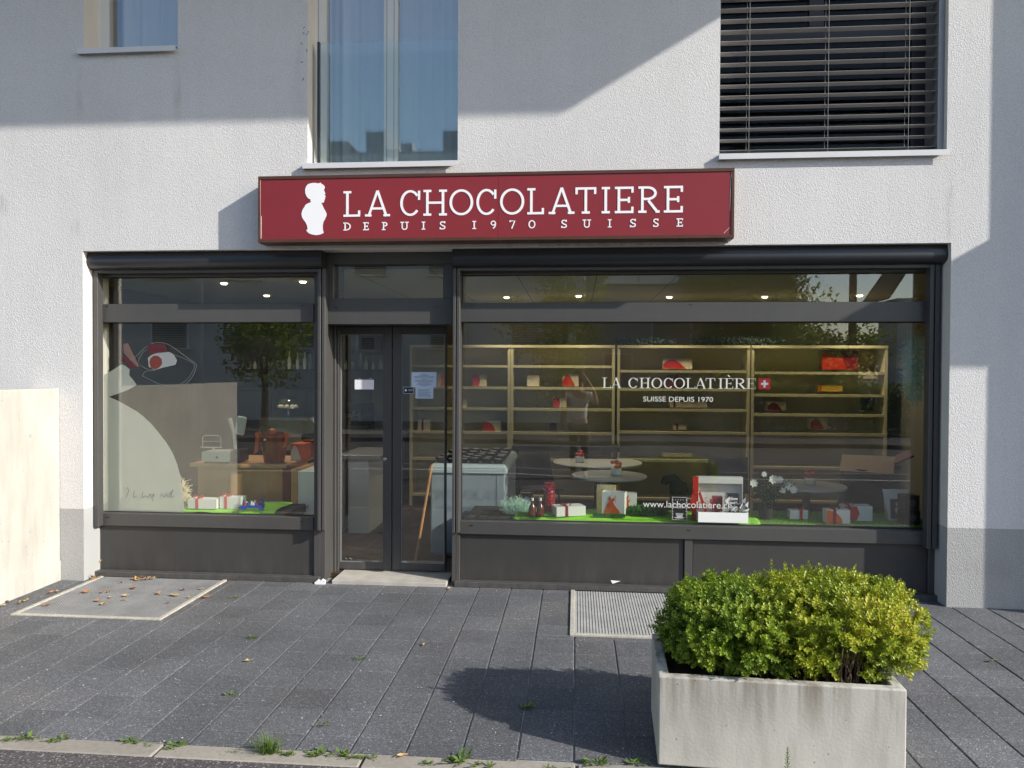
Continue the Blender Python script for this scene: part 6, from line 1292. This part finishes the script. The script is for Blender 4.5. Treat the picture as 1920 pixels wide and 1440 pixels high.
def tree(name, label, x, d, zc, rad, n, seed, L=.16, matl='tree_leaf', trunk=True):
    rnd = random.Random(seed); y = DV(d); r = it(name, label, 'tree', x, y, 0); m = MB(); blobs = []
    for _ in range(26): u = Vector((rnd.gauss(0, .45), rnd.gauss(0, .45), rnd.gauss(0, .45))); blobs.append((Vector((u.x * rad[0], u.y * rad[1], u.z * rad[2] + zc)), rnd.uniform(.35, .6)))
    for _ in range(n):
        c_, s = rnd.choice(blobs); u = Vector((rnd.gauss(0, 1), rnd.gauss(0, 1), rnd.gauss(0, 1))).normalized() * (rnd.random() ** .45); p = c_ + Vector((u.x * rad[0], u.y * rad[1], u.z * rad[2])) * s; dd = Vector((rnd.gauss(0, 1), rnd.gauss(0, 1), rnd.gauss(-.3, .8))).normalized(); add_leaf(m, p, dd, Vector((rnd.gauss(0, 1), rnd.gauss(0, 1), 1)).normalized(), L * rnd.uniform(.7, 1.3), L * .6)
    m.build('crown', M[matl], r); t = MB(); t.tube([(0, 0, -.05), (.05, .03, zc * .5), (.0, 0, zc)], [.05 + rad[0] * .05, .04 + rad[0] * .04, .03], 10)
    for k in range(6): c_ = blobs[k][0]; t.tube([(0, 0, zc * .55), (c_.x * .5, c_.y * .5, (zc * .6 + c_.z) / 2), tuple(c_)], [.04 + rad[0] * .02, .03, .015], 6)
    t.build('trunk', M['bark'], r, smooth=True)
M['tree_leaf'] = leaf_mat('tree_leaf', (.06, .10, .02), (.12, .18, .03), (.20, .27, .045), trans=.35, rough=.85)
M['tree_light'] = leaf_mat('tree_light', (.12, .18, .03), (.22, .29, .05), (.34, .40, .08), trans=.4, rough=.85)
tree('street_tree', 'small tree before the pale apartment house across the street', RX(478, 21), 21, 2.75, (1.3, 1.1, 1.0), 3500, 1, matl='tree_light')
tree('street_tree', 'slender drooping tree right of the pale apartment house', RX(1058, 24), 24, 3.6, (1.0, .9, 2.2), 3500, 2, matl='tree_light')
tree('street_tree', 'big dark tree right of the grey apartment house', RX(1392, 33), 33, 5.6, (2.5, 2.6, 4.6), 24000, 3, L=.30)
tree('street_tree', 'dark tree beside the big dark tree', RX(1350, 31), 29, 3.2, (2.6, 2.0, 3.0), 8000, 4, L=.2)
tree('street_tree', 'light green shrub tree below the big dark tree', RX(1490, 24), 24, 1.6, (1.9, 1.2, 1.9), 5000, 5, matl='tree_light')
tree('street_tree', 'low dark tree far behind in the gap of sky', RX(1570, 40), 42, 3.0, (3.6, 1.2, 1.7), 6000, 6, L=.25)
m = MB(); rnd = random.Random(8); y = DV(22)
for _ in range(14000): x = rnd.uniform(RX(1100, 22), RX(1720, 22)); z = rnd.uniform(0, 1.5 + .25 * noise.noise(Vector((x, 0, 0)))); yy = y + rnd.uniform(-.4, .4); add_leaf(m, Vector((x, yy, z)), Vector((rnd.gauss(0, 1), rnd.gauss(0, 1), rnd.gauss(0, 1))).normalized(), Vector((0, 0, 1)), .14, .09)
tag(m.build('garden_hedge', M['tree_leaf']), 'long clipped dark hedge across the street', 'hedge')
def pole(px, d, h, lb, mt='alu_grey', r_=.06):
    r = it('lamp_post', lb, 'lamp post', RX(px, d), DV(d), 0, group='lamp posts across the street'); m = MB(); m.tube([(0, 0, 0), (0, 0, h)], [r_, r_ * .7], 10); m.build('post', M[mt], r, smooth=True); m = MB(); m.tube([(0, 0, h - .05), (0, .5, h + .12), (0, 1.1, h + .15)], .035, 8); m.build('arm', M[mt], r); m = MB(); m.box(-.12, .12, 1.05, 1.6, h + .10, h + .2); m.build('lamp_head', M['alu_grey'], r, bevel=.02)
pole(1578, 30, 8.5, 'dark lamp post against the gap of sky', 'roof_dark', .17); pole(350, 24, 8.0, 'pale lamp post before the pale apartment house', 'alu'); pole(1093, 26, 8.2, 'pale lamp post between the two apartment houses', 'alu')

# ------------------------------------------------------------------ the photographer, mirrored in the window
ph = thing('person', 'person in a white T-shirt holding up a phone, mirrored in the shop window', 'person', (.06, -6.52, 0))
def skin(name, V, E, matl, sub=2, root=0):
    me = bpy.data.meshes.new(name); me.from_pydata([v[0] for v in V], E, []); o = bpy.data.objects.new(name, me); C.collection.objects.link(o); o.parent = ph
    md = o.modifiers.new('sk', 'SKIN'); sv = me.skin_vertices[0].data
    for i, v in enumerate(V): sv[i].radius = v[1] if isinstance(v[1], tuple) else (v[1], v[1])
    sv[root].use_root = True; md.use_smooth_shade = True; s = o.modifiers.new('ss', 'SUBSURF'); s.levels = sub; s.render_levels = sub; me.materials.append(matl); return o
V = [((0, 0, .95), (.135, .10)), ((0, 0, 1.10), (.12, .09)), ((0, 0, 1.28), (.15, .10)), ((0, .0, 1.42), (.14, .085)), ((0, .0, 1.50), .055), ((0, .015, 1.57), .06), ((0, .02, 1.66), (.078, .092)), ((0, .015, 1.73), (.06, .07)),
     ((.18, .0, 1.44), .055), ((.29, .12, 1.27), .042), ((.24, .24, 1.50), .034), ((.10, .36, 1.74), .024), ((.075, .375, 1.79), .026),
     ((-.18, .0, 1.44), .055), ((-.28, .12, 1.27), .042), ((-.25, .24, 1.50), .034), ((-.17, .36, 1.74), .024), ((-.155, .375, 1.79), .026),
     ((.09, 0, .86), .088), ((.10, .02, .50), .058), ((.10, -.01, .10), .040), ((.11, .10, .045), .036), ((-.09, 0, .86), .088), ((-.10, .02, .50), .058), ((-.10, -.01, .10), .040), ((-.11, .10, .045), .036)]
Ed = [(0, 1), (1, 2), (2, 3), (3, 4), (4, 5), (5, 6), (6, 7), (3, 8), (8, 9), (9, 10), (10, 11), (11, 12), (3, 13), (13, 14), (14, 15), (15, 16), (16, 17), (0, 18), (18, 19), (19, 20), (20, 21), (0, 22), (22, 23), (23, 24), (24, 25)]
skin('body', V, Ed, M['skin'])
g_ = .012
def grow(v, a): return (v[0], (v[1][0] + a, v[1][1] + a) if isinstance(v[1], tuple) else (v[1] + a, v[1] + a))
T = [grow(V[0], .014), grow(V[1], .016), grow(V[2], .014), grow(V[3], .012), grow(((.18, 0, 1.43), .055), .014), (((.25, .07, 1.34)), (.062, .062)), grow(((-.18, 0, 1.43), .055), .014), ((-.245, .07, 1.34), (.062, .062)), ((0, 0, 1.47), (.07, .06))]
skin('t_shirt', T, [(0, 1), (1, 2), (2, 3), (3, 4), (4, 5), (3, 6), (6, 7), (3, 8)], M['shirt'])
T = [grow(V[0], .012), grow(V[18], .014), grow(V[19], .016), grow(V[20], .018), grow(V[22], .014), grow(V[23], .016), grow(V[24], .018)]
skin('trousers', T, [(0, 1), (1, 2), (2, 3), (0, 4), (4, 5), (5, 6)], M['trousers'])
for s in (-1, 1): m = MB(); m.M = Matrix.Translation((.105 * s, .04, .0)); m.frus(-.045, .045, -.09, .17, 0, .09, .008, .03); m.build('shoe', M['shoe'], ph, bevel=.02, seg=3)
m = MB(); m.M = Matrix.Translation((0, .005, 1.695)); m.lathe([(.082, -.04), (.094, .0), (.088, .05), (.06, .085), (.01, .10)], n=20); m.build('hair', M['hair'], ph, smooth=True)
for s in (-1, 1):    # fingers and thumb round the phone
    hx = -.04 + s * .115
    for k in range(4): L = (.062, .07, .066, .052)[k]; z = 1.845 - k * .019; skin('finger', [((hx, .378, z), .008), ((hx - s * .004, .392 + 0, z + .002), .008), ((hx - s * L * .55, .408, z + .003), .007), ((hx - s * L, .402, z), .006)], [(0, 1), (1, 2), (2, 3)], M['skin'], 1)
    skin('thumb', [((hx, .36, 1.79), .010), ((hx - s * .02, .355, 1.81), .009), ((hx - s * .045, .365, 1.835), .008)], [(0, 1), (1, 2)], M['skin'], 1)
ph_ = thing('smartphone', 'dark smartphone held up in both hands by the photographer', 'phone', (.02, -6.128, 1.82)); m = MB(); m.box(-.078, .078, -.006, .002, -.038, .038); m.build('phone_body', M['black'], ph_, bevel=.004, seg=2); m = MB(); m.box(-.072, .072, -.0075, -.0065, -.034, .034); m.build('screen', M['black_matte'], ph_)
for o in list(bpy.data.objects):
    if o.parent is None and o.type == 'MESH' and 'category' not in o.keys() and 'kind' not in o.keys(): print('UNTAGGED', o.name)
